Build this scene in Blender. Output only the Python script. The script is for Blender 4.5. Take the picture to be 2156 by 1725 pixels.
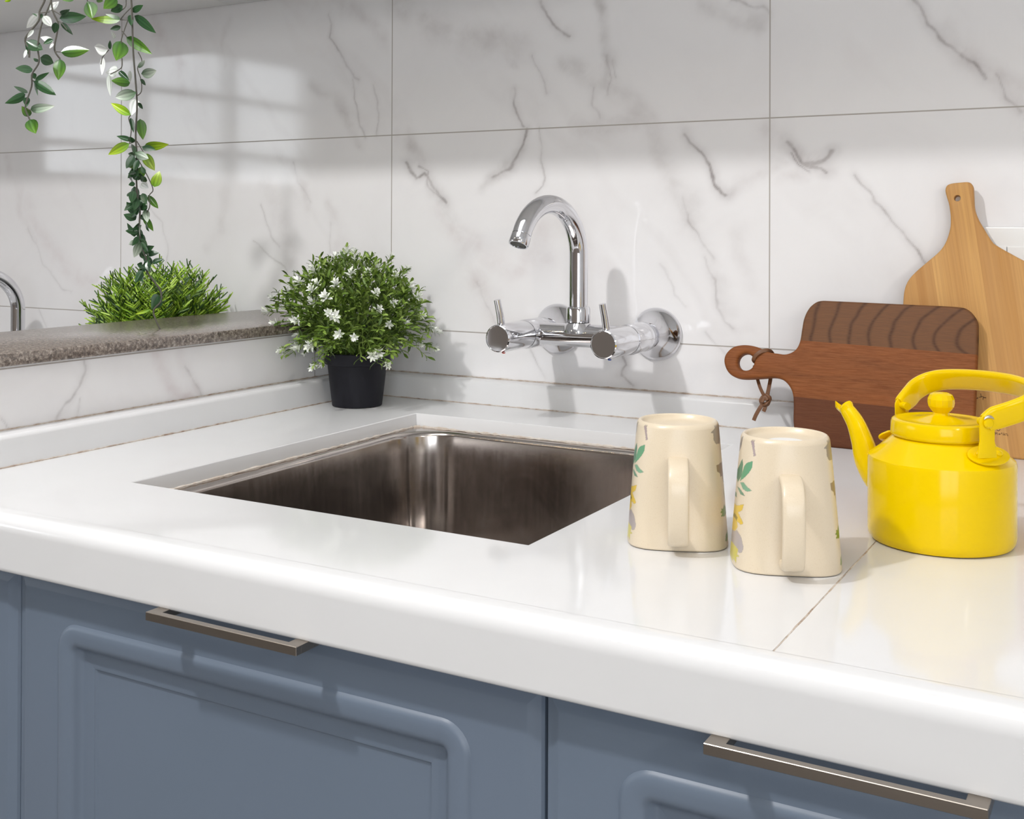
import bpy, bmesh, math, random
import numpy as np
from mathutils import Vector, Matrix, noise
for o in list(bpy.data.objects): bpy.data.objects.remove(o)
S = bpy.context.scene; C = S.collection
R = math.radians; PI = math.pi
# ---------------------------------------------------------------- camera
yaw, pit, rol = 0.52012, 0.0048, 0.00333
F = Vector((-math.sin(yaw)*math.cos(pit), math.cos(yaw)*math.cos(pit), math.sin(pit)))
Rt = Vector((math.cos(yaw), math.sin(yaw), 0)); Up = Rt.cross(F)
R2 = Rt*math.cos(rol)+Up*math.sin(rol); U2 = -Rt*math.sin(rol)+Up*math.cos(rol)
cd = bpy.data.cameras.new('camera'); cam = bpy.data.objects.new('camera', cd); C.objects.link(cam)
m = Matrix((R2, U2, -F)).transposed().to_4x4(); m.translation = Vector((1.04812, -1.47371, 1.15641)); cam.matrix_world = m
cd.sensor_fit = 'HORIZONTAL'; cd.sensor_width = 36; cd.lens = 2432.81/2156*36
cd.shift_x = (1078-1063.71)/2156; cd.shift_y = (469.93-862.5)/2156
cd.clip_start = .05; cd.clip_end = 60
S.camera = cam
# ---------------------------------------------------------------- world, lights, exposure
w = bpy.data.worlds.new('world'); S.world = w; w.use_nodes = True
bg = w.node_tree.nodes['Background']; bg.inputs[0].default_value = (.91, .955, 1, 1); bg.inputs[1].default_value = 5.1
S.view_settings.view_transform = 'Standard'; S.view_settings.look = 'None'
S.view_settings.gamma = 1; S.view_settings.use_curve_mapping = False
S.view_settings.exposure = -0.03
def lamp(name, loc, aim, power, size, col, shape='DISK', size_y=None, spread=180):
    d = bpy.data.lights.new(name, 'AREA'); d.energy = power; d.shape = shape; d.size = size; d.color = col
    if size_y: d.size_y = size_y
    d.spread = R(spread)
    o = bpy.data.objects.new(name, d); C.objects.link(o); o.location = loc
    o.rotation_euler = (Vector(aim)-Vector(loc)).to_track_quat('-Z', 'Y').to_euler(); return o
KEY = (0.0, -1.68, 2.52)
lamp('downlight_key', KEY, (0.35, -.3, .9), 19, .10, (1, .98, .965))
lamp('downlight_right', (2.30, -1.75, 1.72), (.8, -.5, .95), 4.6, .12, (1, .90, .78))
lamp('downlight_middle', (1.5, -2.2, 2.52), (1.2, -.6, .8), 3, .35, (1, .96, .92))
lamp('overhead_fill_light', (0.3, -1.35, 2.57), (0.3, -1.2, 0), 13, 1.1, (.97, .985, 1), 'SQUARE')  # added overhead fill, brightens the counter more than its front edge
for x, y in ((-1.0, -2.3), (.9, -3.0), (1.9, -2.7), (2.6, -3.1)): lamp('spot_bulb', (x, y, 2.54), (x*.5, y+.5, 0), 1.3, .06, (1, .78, .45))
def portal(loc, aim, sx, sy):
    o = lamp('window_portal', loc, aim, 1, sx, (1, 1, 1), 'RECTANGLE', sy); o.data.cycles.is_portal = True
portal((-3.04, -2.575, 1.695), (0, -2.575, 1.695), 1.75, .67)
portal((2.2, -3.64, 1.45), (2.2, 0, 1.45), 1.75, 1.5)  # portal of the added fill window behind the camera
# ---------------------------------------------------------------- helpers
def link(o): C.objects.link(o); return o
def obj(name, bm_or_me, mat=None, parent=None, smooth=True, angle=35):
    me = bm_or_me
    if isinstance(bm_or_me, bmesh.types.BMesh):
        bmesh.ops.recalc_face_normals(bm_or_me, faces=bm_or_me.faces)
        me = bpy.data.meshes.new(name); bm_or_me.to_mesh(me); bm_or_me.free()
    if mat: me.materials.append(mat)
    if smooth:
        me.polygons.foreach_set('use_smooth', [True]*len(me.polygons))
        me.set_sharp_from_angle(angle=R(angle))
    o = bpy.data.objects.new(name, me); C.objects.link(o)
    if parent: o.parent = parent
    return o
def tag(o, label=None, cat=None, group=None, kind=None):
    if label: o['label'] = label
    if cat: o['category'] = cat
    if group: o['group'] = group
    if kind: o['kind'] = kind
    return o
def empty(name, loc, rz=0, label=None, cat=None, group=None):
    o = bpy.data.objects.new(name, None); C.objects.link(o); o.location = loc; o.rotation_euler = (0, 0, rz)
    o.empty_display_size = .05
    return tag(o, label, cat, group)
def copy_tree(o, parent=None):
    c = o.copy(); C.objects.link(c)
    if parent: c.parent = parent
    for ch in [x for x in bpy.data.objects if x.parent == o]: copy_tree(ch, c)
    return c
def box(bm, x0, x1, y0, y1, z0, z1, bev=0, seg=2):
    b = bmesh.new()
    bmesh.ops.create_cube(b, size=1)
    for v in b.verts: v.co = Vector(((x0+x1)/2+v.co.x*(x1-x0), (y0+y1)/2+v.co.y*(y1-y0), (z0+z1)/2+v.co.z*(z1-z0)))
    if bev: bmesh.ops.bevel(b, geom=b.edges[:], offset=bev, segments=seg, profile=.5, affect='EDGES')
    me = bpy.data.meshes.new('t'); b.to_mesh(me); b.free(); bm.from_mesh(me); bpy.data.meshes.remove(me)
def newbox(name, dims, mat, parent=None, bev=0, seg=2):
    bm = bmesh.new(); box(bm, *dims, bev=bev, seg=seg); return obj(name, bm, mat, parent)
def loft(bm, rings, close=True, cap0=False, cap1=False, loop=False):
    vs = [[bm.verts.new(p) for p in r] for r in rings]
    n = len(rings[0]); k = len(vs)
    for i in range(k if loop else k-1):
        a, b = vs[i], vs[(i+1) % k]
        for j in range(n if close else n-1):
            try: bm.faces.new((a[j], a[(j+1) % n], b[(j+1) % n], b[j]))
            except ValueError: pass
    if cap0: bm.faces.new(vs[0])
    if cap1: bm.faces.new(vs[-1])
    return vs
def lathe(bm, prof, n=48, M=None):
    rings = [[Vector((max(r, 1e-5)*math.cos(2*PI*j/n), max(r, 1e-5)*math.sin(2*PI*j/n), z)) for j in range(n)] for r, z in prof]
    if M is not None: rings = [[M @ p for p in r] for r in rings]
    loft(bm, rings, cap0=True, cap1=True)
def frames(P):
    n = len(P); T = [(P[min(i+1, n-1)]-P[max(i-1, 0)]).normalized() for i in range(n)]
    up = Vector((0, 0, 1)) if abs(T[0].z) < .9 else Vector((1, 0, 0))
    N = [(up-T[0]*up.dot(T[0])).normalized()]
    for i in range(1, n):
        v = N[-1]-T[i]*N[-1].dot(T[i]); N.append(v.normalized())
    return T, N
def tube(bm, P, r, n=16, cap=True, flat=None, nrm=None):
    """P points; r radius or list; flat=(w,t): elliptical section, w along nrm"""
    P = [Vector(p) for p in P]; T, N = frames(P); rings = []
    for i, p in enumerate(P):
        rr = r[i] if isinstance(r, (list, tuple)) else r
        if nrm is not None:
            a = Vector(nrm); a = (a-T[i]*a.dot(T[i])).normalized()
        else: a = N[i]
        b = T[i].cross(a)
        if flat:
            ring = []
            for j in range(n):
                t = 2*PI*j/n; c, s = math.cos(t), math.sin(t)
                e = .45
                ring.append(p+a*(abs(c)**e*(1 if c > 0 else -1)*flat[0]*rr)+b*(abs(s)**e*(1 if s > 0 else -1)*flat[1]*rr))
        else: ring = [p+(a*math.cos(2*PI*j/n)+b*math.sin(2*PI*j/n))*rr for j in range(n)]
        rings.append(ring)
    loft(bm, rings, cap0=cap, cap1=cap)
def crom(P, k=8, closed=False):
    P = [Vector(p) for p in P]; n = len(P); o = []
    for i in range(n if closed else n-1):
        g = (lambda q: P[q % n]) if closed else (lambda q: P[max(0, min(n-1, q))])
        a, b, c, d = g(i-1), g(i), g(i+1), g(i+2)
        for j in range(k):
            t = j/k
            o.append(.5*((2*b)+(c-a)*t+(2*a-5*b+4*c-d)*t*t+(3*b-a-3*c+d)*t**3))
    if not closed: o.append(P[-1])
    return o
def offset2(L, d):
    """inward offset of a closed ccw 2D loop"""
    n = len(L); o = []
    for i in range(n):
        a, b, c = L[i-1], L[i], L[(i+1) % n]
        t = (c-a).normalized(); o.append(b+Vector((-t.y, t.x))*d)
    return o
def plate(bm, outline, holes, t, bev, hbev=None, seg=4):
    """outline ccw 2D; plate in local x,y (u,v); front at z=0 facing -z ... thickness to +z"""
    hbev = hbev or bev
    def area(L): return sum(L[i-1].x*L[i].y-L[i].x*L[i-1].y for i in range(len(L)))/2
    if area(outline) < 0: outline = outline[::-1]
    loops = []
    for L, sgn, bv in [(outline, 1, bev)]+[(h if area(h) > 0 else h[::-1], -1, hbev) for h in holes]:
        rings = []
        for k in range(seg+1):
            a = PI/2*k/seg; q = offset2(L, sgn*bv*(1-math.sin(a)))
            rings.append([Vector((p.x, p.y, bv*(1-math.cos(a)))) for p in q])
        for k in range(seg, -1, -1):
            a = PI/2*k/seg; q = offset2(L, sgn*bv*(1-math.sin(a)))
            rings.append([Vector((p.x, p.y, t-bv*(1-math.cos(a)))) for p in q])
        vs = loft(bm, rings); loops.append(vs)
    for end in (0, -1):
        ed = []
        for vs in loops:
            r = vs[end]
            for j in range(len(r)):
                e = bm.edges.get((r[j], r[(j+1) % len(r)])); ed.append(e)
        bmesh.ops.triangle_fill(bm, edges=ed, use_beauty=True)
def rrect(x0, x1, z0, z1, r, k=8):
    r = max(r, 1e-4); o = []
    for cx, cz, a0 in ((x1-r, z1-r, 0), (x0+r, z1-r, 90), (x0+r, z0+r, 180), (x1-r, z0+r, 270)):
        for i in range(k+1):
            a = R(a0+90*i/k); o.append((cx+r*math.cos(a), cz+r*math.sin(a)))
    return o
# ---------------------------------------------------------------- materials
def mat(name, col, rough=.5, metal=0, spec=.5, coat=0):
    m = bpy.data.materials.new(name); m.use_nodes = True
    b = m.node_tree.nodes['Principled BSDF']
    b.inputs['Base Color'].default_value = (*col, 1); b.inputs['Roughness'].default_value = rough
    b.inputs['Metallic'].default_value = metal; b.inputs['Specular IOR Level'].default_value = spec
    b.inputs['Coat Weight'].default_value = coat; b.inputs['Coat Roughness'].default_value = .08
    return m
class NT:
    def __init__(s, m): s.t = m.node_tree; s.b = s.t.nodes['Principled BSDF']
    def n(s, ty, **k):
        x = s.t.nodes.new(ty)
        for a, v in k.items():
            if a.startswith('i_'):
                key = a[2:].replace('_', ' ')
                x.inputs[int(key) if key.isdigit() else key].default_value = v
            else: setattr(x, a, v)
        return x
    def l(s, a, b): s.t.links.new(a, b)
    def math(s, op, a, b=None, c=None):
        x = s.t.nodes.new('ShaderNodeMath'); x.operation = op
        for i, v in enumerate((a, b, c)):
            if v is None: continue
            if isinstance(v, (int, float)): x.inputs[i].default_value = v
            else: s.l(v, x.inputs[i])
        return x.outputs[0]
    def mix(s, fac, a, b, mode='MIX'):
        x = s.t.nodes.new('ShaderNodeMix'); x.data_type = 'RGBA'; x.blend_type = mode
        for i, v in ((0, fac), (6, a), (7, b)):
            if isinstance(v, (int, float)): x.inputs[i].default_value = v
            elif isinstance(v, tuple): x.inputs[i].default_value = (*v, 1)
            else: s.l(v, x.inputs[i])
        return x.outputs[2]
    def obj(s, scale=(1, 1, 1), rot=(0, 0, 0), loc=(0, 0, 0)):
        c = s.n('ShaderNodeTexCoord'); mp = s.n('ShaderNodeMapping'); s.l(c.outputs['Object'], mp.inputs[0])
        mp.inputs['Scale'].default_value = scale; mp.inputs['Rotation'].default_value = rot; mp.inputs['Location'].default_value = loc; return mp.outputs[0]
    def noise(s, vec, scale, detail=4, rough=.5, dist=0):
        x = s.n('ShaderNodeTexNoise', i_Scale=scale, i_Detail=detail, i_Roughness=rough, i_Distortion=dist)
        s.l(vec, x.inputs['Vector']); return x.outputs['Fac']
    def ramp(s, f, stops, interp='LINEAR'):
        x = s.n('ShaderNodeValToRGB'); s.l(f, x.inputs[0]); e = x.color_ramp; e.interpolation = interp
        while len(e.elements) < len(stops): e.elements.new(.5)
        for i, (p, c) in enumerate(stops):
            e.elements[i].position = p; e.elements[i].color = (*c, 1) if len(c) == 3 else c
        return x.outputs[0]
    def bump(s, h, strength=.2, dist=.001):
        x = s.n('ShaderNodeBump', i_Strength=strength, i_Distance=dist); s.l(h, x.inputs['Height']); s.l(x.outputs[0], s.b.inputs['Normal'])
    def base(s, c): s.l(c, s.b.inputs['Base Color'])
M = {}
def marble(name, axis, off):
    m = mat(name, (.8, .8, .8), .06, 0, .5); t = NT(m); v = t.obj()
    sep = t.n('ShaderNodeSeparateXYZ'); t.l(v, sep.inputs[0])
    cl = t.n('ShaderNodeAttribute', attribute_name='cloud'); ve = t.n('ShaderNodeAttribute', attribute_name='vein')
    n1 = t.noise(v, 7, 7, .62, 1.2); n2 = t.noise(v, 26, 5, .6, .6)
    base = t.mix(t.math('MULTIPLY', t.math('SUBTRACT', n1, .42), 1.6), (.86, .852, .86), (.815, .80, .812))
    col = t.mix(cl.outputs['Color'], base, base)
    sp = t.n('ShaderNodeSeparateColor'); t.l(cl.outputs['Color'], sp.inputs[0])
    # red = cloud amount, green = pinkness
    tint = t.mix(sp.outputs[1], (.53, .51, .505), (.63, .53, .54))
    amt = t.math('MULTIPLY', sp.outputs[0], t.math('ADD', t.math('MULTIPLY', n2, 1.3), -.08))
    c1 = t.mix(t.math('MINIMUM', amt, .85), base, tint)
    va = t.math('MULTIPLY', ve.outputs['Fac'], t.math('ADD', t.math('MULTIPLY', n2, 1.6), -.15))
    va.node.use_clamp = True
    c2 = t.mix(va, c1, (.30, .27, .27))
    # grout
    a = sep.outputs[axis]
    gx = t.math('ABSOLUTE', t.math('SUBTRACT', t.math('PINGPONG', t.math('ADD', a, off[0]+60), .3), 0.0))
    gz = t.math('PINGPONG', t.math('ADD', sep.outputs[2], off[1]+30), .15)
    g = t.math('MINIMUM', gx, gz)
    gr = t.math('LESS_THAN', g, .00085)
    c3 = t.mix(gr, c2, (.42, .39, .36)); t.base(c3)
    rg = t.math('ADD', t.math('MULTIPLY', gr, .5), .06); t.l(rg, t.b.inputs['Roughness'])
    t.bump(t.noise(v, 3, 2), .12, .004)
    return m
M['marble'] = marble('marble_tile', 0, (0, -1.0015))
M['marble_side'] = marble('marble_tile_side', 1, (.12, -1.0015))
m = M['quartz'] = mat('white_quartz', (.83, .83, .825), .10, 0, .5); t = NT(m); v = t.obj()
t.base(t.mix(t.noise(v, 14, 5), (.755, .757, .765), (.72, .722, .73)))
m = M['wallpaint'] = mat('white_paint', (.74, .735, .73), .55)
m = M['ceil'] = mat('ceiling_paint', (.8, .8, .8), .6)
m = M['brownwall'] = mat('taupe_paint', (.42, .36, .31), .5)
m = M['floor'] = mat('floor_tile', (.34, .32, .31), .35); t = NT(m); v = t.obj()
t.base(t.mix(t.noise(v, 5, 5), (.36, .34, .33), (.28, .265, .255)))
m = M['granite'] = mat('granite', (.2, .17, .15), .24, 0, 1.0); t = NT(m); v = t.obj()
vo = t.n('ShaderNodeTexVoronoi', i_Scale=330.0); t.l(v, vo.inputs['Vector'])
g1 = t.ramp(t.noise(v, 260, 3, .7), [(.36, (.035, .027, .024)), (.47, (.14, .105, .085)), (.56, (.26, .21, .17)), (.68, (.52, .47, .42))])
t.base(t.mix(.35, g1, t.ramp(vo.outputs['Color'], [(0, (.05, .04, .035)), (1, (.42, .37, .33))])))
m = M['blue'] = mat('blue_lacquer', (.128, .165, .215), .40, 0, .5); t = NT(m); v = t.obj()
t.base(t.mix(t.noise(v, 3, 3), (.145, .192, .252), (.158, .196, .264)))
M['dark'] = mat('dark_gap', (.02, .025, .035), .7)
m = M['seal'] = mat('stained_sealant', (.42, .31, .24), .6); t = NT(m); v = t.obj()
t.base(t.ramp(t.noise(v, 60, 4, .7), [(.35, (.66, .61, .56)), (.52, (.50, .41, .34)), (.70, (.28, .19, .14))]))
m = M['seal2'] = mat('beige_sealant', (.62, .55, .48), .4); t = NT(m); v = t.obj()
t.base(t.ramp(t.noise(v, 70, 4, .7), [(.3, (.72, .68, .63)), (.6, (.55, .47, .40))]))
m = M['chrome'] = mat('chrome', (.72, .72, .745), .06, 1)
m = M['handlemetal'] = mat('brushed_bronze_nickel', (.36, .32, .28), .30, 1); t = NT(m); v = t.obj(scale=(3, 200, 600))
t.l(t.math('ADD', t.math('MULTIPLY', t.noise(v, 1, 3), .25), .2), t.b.inputs['Roughness'])
m = M['steel'] = mat('steel', (.50, .45, .41), .17, 1); t = NT(m); v = t.obj()
n = t.noise(v, 9, 6, .65, .8); n2 = t.noise(t.obj(scale=(150, 150, 4)), 1, 4, .7)
t.base(t.mix(n, (.40, .36, .335), (.62, .58, .55)))
t.l(t.math('ADD', t.math('MULTIPLY', n, .22), t.math('MULTIPLY', n2, .10)), t.b.inputs['Roughness'])
M['steelrim'] = mat('steel_rim', (.62, .60, .58), .22, 1)
m = M['ceramic'] = mat('cream_ceramic', (.8, .7, .55), .28, 0, .5); t = NT(m); v = t.obj()
at = t.n('ShaderNodeAttribute', attribute_name='paint')
sp = t.ramp(t.noise(v, 1400, 2, .8), [(.0, (.60, .47, .32)), (.33, (.66, .55, .40)), (.42, (.70, .60, .455)), (1, (.72, .62, .47))])
t.base(t.mix(at.outputs['Alpha'], sp, at.outputs['Color']))
m = M['enamel'] = mat('yellow_enamel', (.82, .56, .0), .15, 0, .24, 0)
m = M['chip'] = mat('bare_metal_chip', (.55, .53, .50), .35, .9)
M['chipdark'] = mat('dark_chip', (.10, .06, .02), .6)
M['pot'] = mat('black_plastic', (.010, .010, .015), .5, 0, .25)
M['soil'] = mat('dark_soil', (.02, .015, .01), .9)
M['leather'] = mat('brown_leather', (.16, .065, .025), .5)
m = NT(M['leather']); m.base(m.mix(m.noise(m.obj(), 300, 3), (.19, .08, .03), (.11, .045, .018)))
def leafmat(name, attr=True, rough=.35, trans=.0):
    m = mat(name, (.1, .2, .05), rough, 0, .5); t = NT(m); a = t.n('ShaderNodeAttribute', attribute_name='tint')
    t.base(a.outputs['Color']); t.b.inputs['Transmission Weight'].default_value = 0
    return m
M['leaf'] = leafmat('leaf', rough=.27); M['foliage'] = leafmat('fine_foliage', rough=.5)
M['petal'] = mat('white_petal', (.86, .88, .82), .5)
M['stem'] = mat('grey_brown_stem', (.085, .08, .065), .5)
# acacia board: local x=u, y=v
m = M['acacia'] = mat('acacia_wood', (.3, .14, .06), .55, 0, .25); t = NT(m); v = t.obj()
sep = t.n('ShaderNodeSeparateXYZ'); t.l(v, sep.inputs[0])
w1 = t.n('ShaderNodeTexWave', wave_type='RINGS', rings_direction='Z', i_Scale=13.0, i_Distortion=3.0, i_Detail=2.0, i_Detail_Scale=.8)
t.l(t.obj(scale=(1.0, 1.9, 1), loc=(-.90, -.262, 0)), w1.inputs['Vector'])
fine = t.ramp(t.noise(t.obj(scale=(26, 420, 60)), 1.6, 5, .7, .3), [(.38, (0, 0, 0)), (.62, (1, 1, 1))])
mid = t.noise(t.obj(scale=(5, 45, 10)), 1.5, 4, .6, .9)
top = t.mix(t.math('POWER', w1.outputs['Fac'], 9.0), (.165, .072, .029), (.07, .028, .011))
top = t.mix(t.math('MULTIPLY', fine, .6), top, (.115, .052, .025))
mdl = t.mix(mid, (.27, .078, .016), (.085, .023, .005)); mdl = t.mix(t.math('MULTIPLY', fine, .5), mdl, (.31, .115, .035))
low = t.mix(mid, (.13, .040, .013), (.075, .022, .008)); low = t.mix(t.math('MULTIPLY', fine, .4), low, (.155, .055, .021))
vv = t.math('ADD', sep.outputs[1], t.math('MULTIPLY', t.math('SUBTRACT', sep.outputs[0], .75), .03))
c = t.mix(t.math('GREATER_THAN', vv, .1225), t.mix(t.math('GREATER_THAN', vv, .0535), low, mdl), top); t.base(c)
t.bump(fine, .15, .0006)
m = M['bamboo'] = mat('bamboo_wood', (.55, .32, .12), .5, 0, .3); t = NT(m)
mp = t.obj(rot=(0, 0, R(-9.3))); sep = t.n('ShaderNodeSeparateXYZ'); t.l(mp, sep.inputs[0])
# strips across the grain
st = t.math('FLOOR', t.math('MULTIPLY', sep.outputs[0], 95)); wn = t.n('ShaderNodeTexWhiteNoise', noise_dimensions='1D'); t.l(st, wn.inputs['W'])
q = t.n('ShaderNodeMapping'); t.l(mp, q.inputs[0]); q.inputs['Scale'].default_value = (420, 5, 30)
f1 = t.ramp(t.noise(q.outputs[0], 1, 4, .65), [(.40, (0, 0, 0)), (.66, (1, 1, 1))])
q2 = t.n('ShaderNodeMapping'); t.l(mp, q2.inputs[0]); q2.inputs['Scale'].default_value = (60, 4, 30)
f2 = t.noise(q2.outputs[0], 1, 3, .6, .4)
c = t.mix(wn.outputs['Value'], (.62, .34, .10), (.40, .175, .038))
c = t.mix(t.math('MULTIPLY', f1, .55), c, (.33, .14, .033)); c = t.mix(t.math('MULTIPLY', f2, .5), c, (.66, .41, .18)); t.base(c)
M['ink'] = mat('burnt_mark', (.10, .045, .015), .7)
M['red'] = mat('red_dot', (.6, .05, .02), .3); M['bluedot'] = mat('blue_dot', (.03, .08, .35), .3)
M['rubber'] = mat('dark_aerator', (.10, .10, .085), .5)
M['glow'] = mat('lamp_diffuser', (1, 1, 1)); NT(M['glow']).b.inputs['Emission Color'].default_value = (1, .93, .8, 1); NT(M['glow']).b.inputs['Emission Strength'].default_value = 12
m = M['glass'] = mat('window_glass', (1, 1, 1), .0); NT(m).b.inputs['Transmission Weight'].default_value = 1; NT(m).b.inputs['IOR'].default_value = 1.01
M['cream'] = m = mat('cream_ceramic_plain', (.8, .7, .55), .28); t = NT(m); t.base(t.ramp(t.noise(t.obj(), 1400, 2, .8), [(.0, (.60, .47, .32)), (.33, (.66, .55, .40)), (.42, (.70, .60, .455)), (1, (.72, .62, .47))]))
M['plastic'] = mat('white_plastic', (.8, .8, .79), .3)
VT=[(0.9,0.0016,[(0.263,1.487),(0.279,1.465),(0.298,1.442),(0.313,1.434)]),(0.7,0.0012,[(0.216,1.359),(0.219,1.342),(0.225,1.324),(0.235,1.303)]),(0.5,0.0012,[(0.246,1.407),(0.256,1.388),(0.271,1.356)]),(0.7,0.0014,[(0.551,1.46),(0.574,1.449),(0.587,1.444),(0.599,1.435)]),(0.6,0.0012,[(-0.122,1.501),(-0.113,1.485),(-0.117,1.462),(-0.098,1.438),(-0.074,1.399),(-0.063,1.393)]),(0.5,0.001,[(-0.077,1.395),(-0.071,1.357),(-0.052,1.301)]),(0.45,0.001,[(-0.036,1.381),(-0.032,1.336),(-0.03,1.302)]),(0.4,0.001,[(-0.2,1.266),(-0.19,1.234),(-0.16,1.199)]),(0.4,0.001,[(-0.268,1.196),(-0.256,1.164),(-0.225,1.125)]),(0.35,0.001,[(-0.533,1.198),(-0.492,1.164),(-0.483,1.122),(-0.491,1.089)]),(1.1,0.0018,[(0.238,1.299),(0.229,1.279),(0.213,1.252),(0.185,1.231)]),(0.6,0.0012,[(0.264,1.298),(0.263,1.261),(0.269,1.223),(0.255,1.211)]),(1.0,0.0018,[(0.036,1.26),(0.049,1.23),(0.065,1.236),(0.08,1.219),(0.097,1.2)]),(0.8,0.0012,[(0.054,1.25),(0.071,1.241),(0.067,1.222),(0.088,1.208)]),(1.1,0.0018,[(0.48,1.288),(0.49,1.272),(0.505,1.259),(0.519,1.241),(0.53,1.218),(0.545,1.207)]),(0.5,0.0012,[(0.482,1.2),(0.485,1.165),(0.509,1.139),(0.528,1.117)]),(0.5,0.0012,[(0.512,1.117),(0.529,1.089),(0.536,1.051),(0.549,1.027)]),(0.4,0.001,[(0.516,1.019),(0.533,0.998),(0.543,0.982)]),(0.9,0.0014,[(0.391,0.981),(0.401,0.969),(0.394,0.95),(0.408,0.94)]),(0.5,0.0012,[(0.34,1.359),(0.343,1.335),(0.356,1.311)]),(1.0,0.0018,[(0.774,1.438),(0.791,1.419),(0.813,1.389),(0.832,1.367),(0.85,1.343),(0.858,1.333)]),(0.5,0.0012,[(0.871,1.339),(0.884,1.321),(0.9,1.301)]),(1.2,0.002,[(0.618,1.272),(0.634,1.258),(0.649,1.244),(0.664,1.246),(0.684,1.256)]),(1.1,0.0016,[(0.649,1.244),(0.67,1.24),(0.678,1.232)]),(0.8,0.0012,[(0.625,1.257),(0.643,1.241),(0.656,1.237)]),(0.85,0.0012,[(0.706,1.223),(0.726,1.197),(0.745,1.174),(0.766,1.147),(0.796,1.117),(0.827,1.085)]),(0.5,0.001,[(0.365,1.398),(0.369,1.371),(0.363,1.344)]),(0.5,0.001,[(0.373,1.39),(0.38,1.37)]),(0.35,0.001,[(-0.825,1.001),(-0.808,0.974),(-0.794,0.957)]),(0.3,0.001,[(-0.853,1.155),(-0.811,1.083),(-0.731,1.031)]),(0.35,0.001,[(0.161,1.08),(0.177,1.045),(0.19,1.003)]),(0.4,0.001,[(0.249,0.979),(0.257,0.959),(0.273,0.939)]),(0.3,0.001,[(0.448,1.106),(0.469,1.068),(0.489,1.05)]),(0.4,0.001,[(-0.287,1.14),(-0.214,1.094),(-0.174,1.033)]),(0.35,0.001,[(-0.116,1.164),(-0.125,1.111),(-0.115,1.065)])]
VC=[(0.8,0.035,0.1,[(0.021,1.51),(0.092,1.46),(0.168,1.429),(0.232,1.421)]),(0.5,0.012,0.1,[(0.168,1.433),(0.2,1.416),(0.228,1.397)]),(0.7,0.02,0,[(0.294,1.396),(0.34,1.369),(0.384,1.34),(0.405,1.319)]),(0.9,0.018,0,[(0.355,1.478),(0.369,1.437),(0.373,1.39),(0.362,1.351)]),(0.8,0.03,0.1,[(0.369,1.364),(0.391,1.33),(0.419,1.301)]),(0.7,0.02,0,[(0.508,1.464),(0.541,1.429),(0.58,1.42)]),(0.7,0.016,0.1,[(-0.166,1.389),(-0.117,1.359),(-0.079,1.323),(-0.055,1.302)]),(0.7,0.028,0.8,[(-0.524,1.52),(-0.471,1.457),(-0.459,1.398)]),(0.5,0.012,0.4,[(-0.334,1.512),(-0.358,1.473),(-0.342,1.415)]),(0.6,0.022,0.3,[(-0.118,1.524),(-0.061,1.488),(-0.014,1.458)]),(0.6,0.02,0.3,[(-0.225,1.274),(-0.175,1.226),(-0.165,1.18)]),(0.6,0.025,0.2,[(-0.266,1.228),(-0.235,1.18),(-0.204,1.11)]),(0.5,0.018,0.3,[(-0.116,1.195),(-0.097,1.134),(-0.125,1.065)]),(0.4,0.02,0.2,[(-0.351,1.221),(-0.34,1.164),(-0.384,1.115)]),(0.5,0.03,0.9,[(-0.853,1.191),(-0.785,1.11),(-0.693,1.05),(-0.617,1.017)]),(0.4,0.02,0.6,[(-0.91,1.294),(-0.881,1.192),(-0.839,1.137)]),(0.8,0.022,0.1,[(0.009,1.297),(0.049,1.252),(0.093,1.208),(0.118,1.175)]),(0.7,0.014,0.0,[(0.229,1.282),(0.201,1.241),(0.168,1.221)]),(0.6,0.03,0.6,[(0.093,1.193),(0.136,1.115),(0.177,1.045),(0.194,1.004)]),(0.6,0.03,0.7,[(0.144,1.129),(0.217,1.088),(0.265,1.117),(0.272,1.151)]),(0.4,0.02,0.5,[(0.119,1.165),(0.152,1.143)]),(0.8,0.025,0.1,[(0.433,1.295),(0.468,1.236),(0.496,1.171)]),(0.5,0.02,0.1,[(0.496,1.171),(0.522,1.108),(0.549,1.046)]),(0.7,0.02,0.2,[(0.548,1.209),(0.581,1.224),(0.6,1.239)]),(0.8,0.022,0.1,[(0.317,1.305),(0.377,1.287),(0.419,1.292)]),(0.9,0.03,0.2,[(0.603,1.297),(0.625,1.263),(0.661,1.24)]),(0.5,0.02,0.3,[(0.603,1.217),(0.637,1.223),(0.667,1.237)]),(0.4,0.02,0.2,[(0.562,1.146),(0.581,1.084)]),(0.7,0.028,0.3,[(0.848,1.369),(0.869,1.334),(0.903,1.307)]),(0.4,0.02,0.2,[(0.816,1.4),(0.842,1.364)]),(0.5,0.02,0.2,[(0.024,0.944),(0.051,0.975),(0.068,0.998)]),(0.5,0.02,0.2,[(0.385,0.986),(0.392,0.96)]),(0.3,0.03,0.4,[(0.31,1.158),(0.355,1.105),(0.385,1.052)]),(0.4,0.015,0.2,[(0.523,1.026),(0.562,1.021),(0.588,1.028)])]
DT=[(0.6,0.0014,[(-0.549,1.0),(-0.546,0.984),(-0.551,0.97),(-0.568,0.953),(-0.581,0.936)]),(0.35,0.001,[(-0.551,0.954),(-0.554,0.935)]),(0.6,0.0012,[(-0.378,0.975),(-0.365,0.958),(-0.352,0.935)]),(0.4,0.001,[(-0.655,0.949),(-0.646,0.935)])]
DC=[(1.0,0.02,0.9,[(-0.435,1.001),(-0.411,0.969),(-0.373,0.937)]),(0.5,0.012,0.8,[(-0.395,1.001),(-0.374,0.971),(-0.356,0.938)]),(0.3,0.02,0.3,[(-0.228,0.949),(-0.187,0.958)])]
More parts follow.
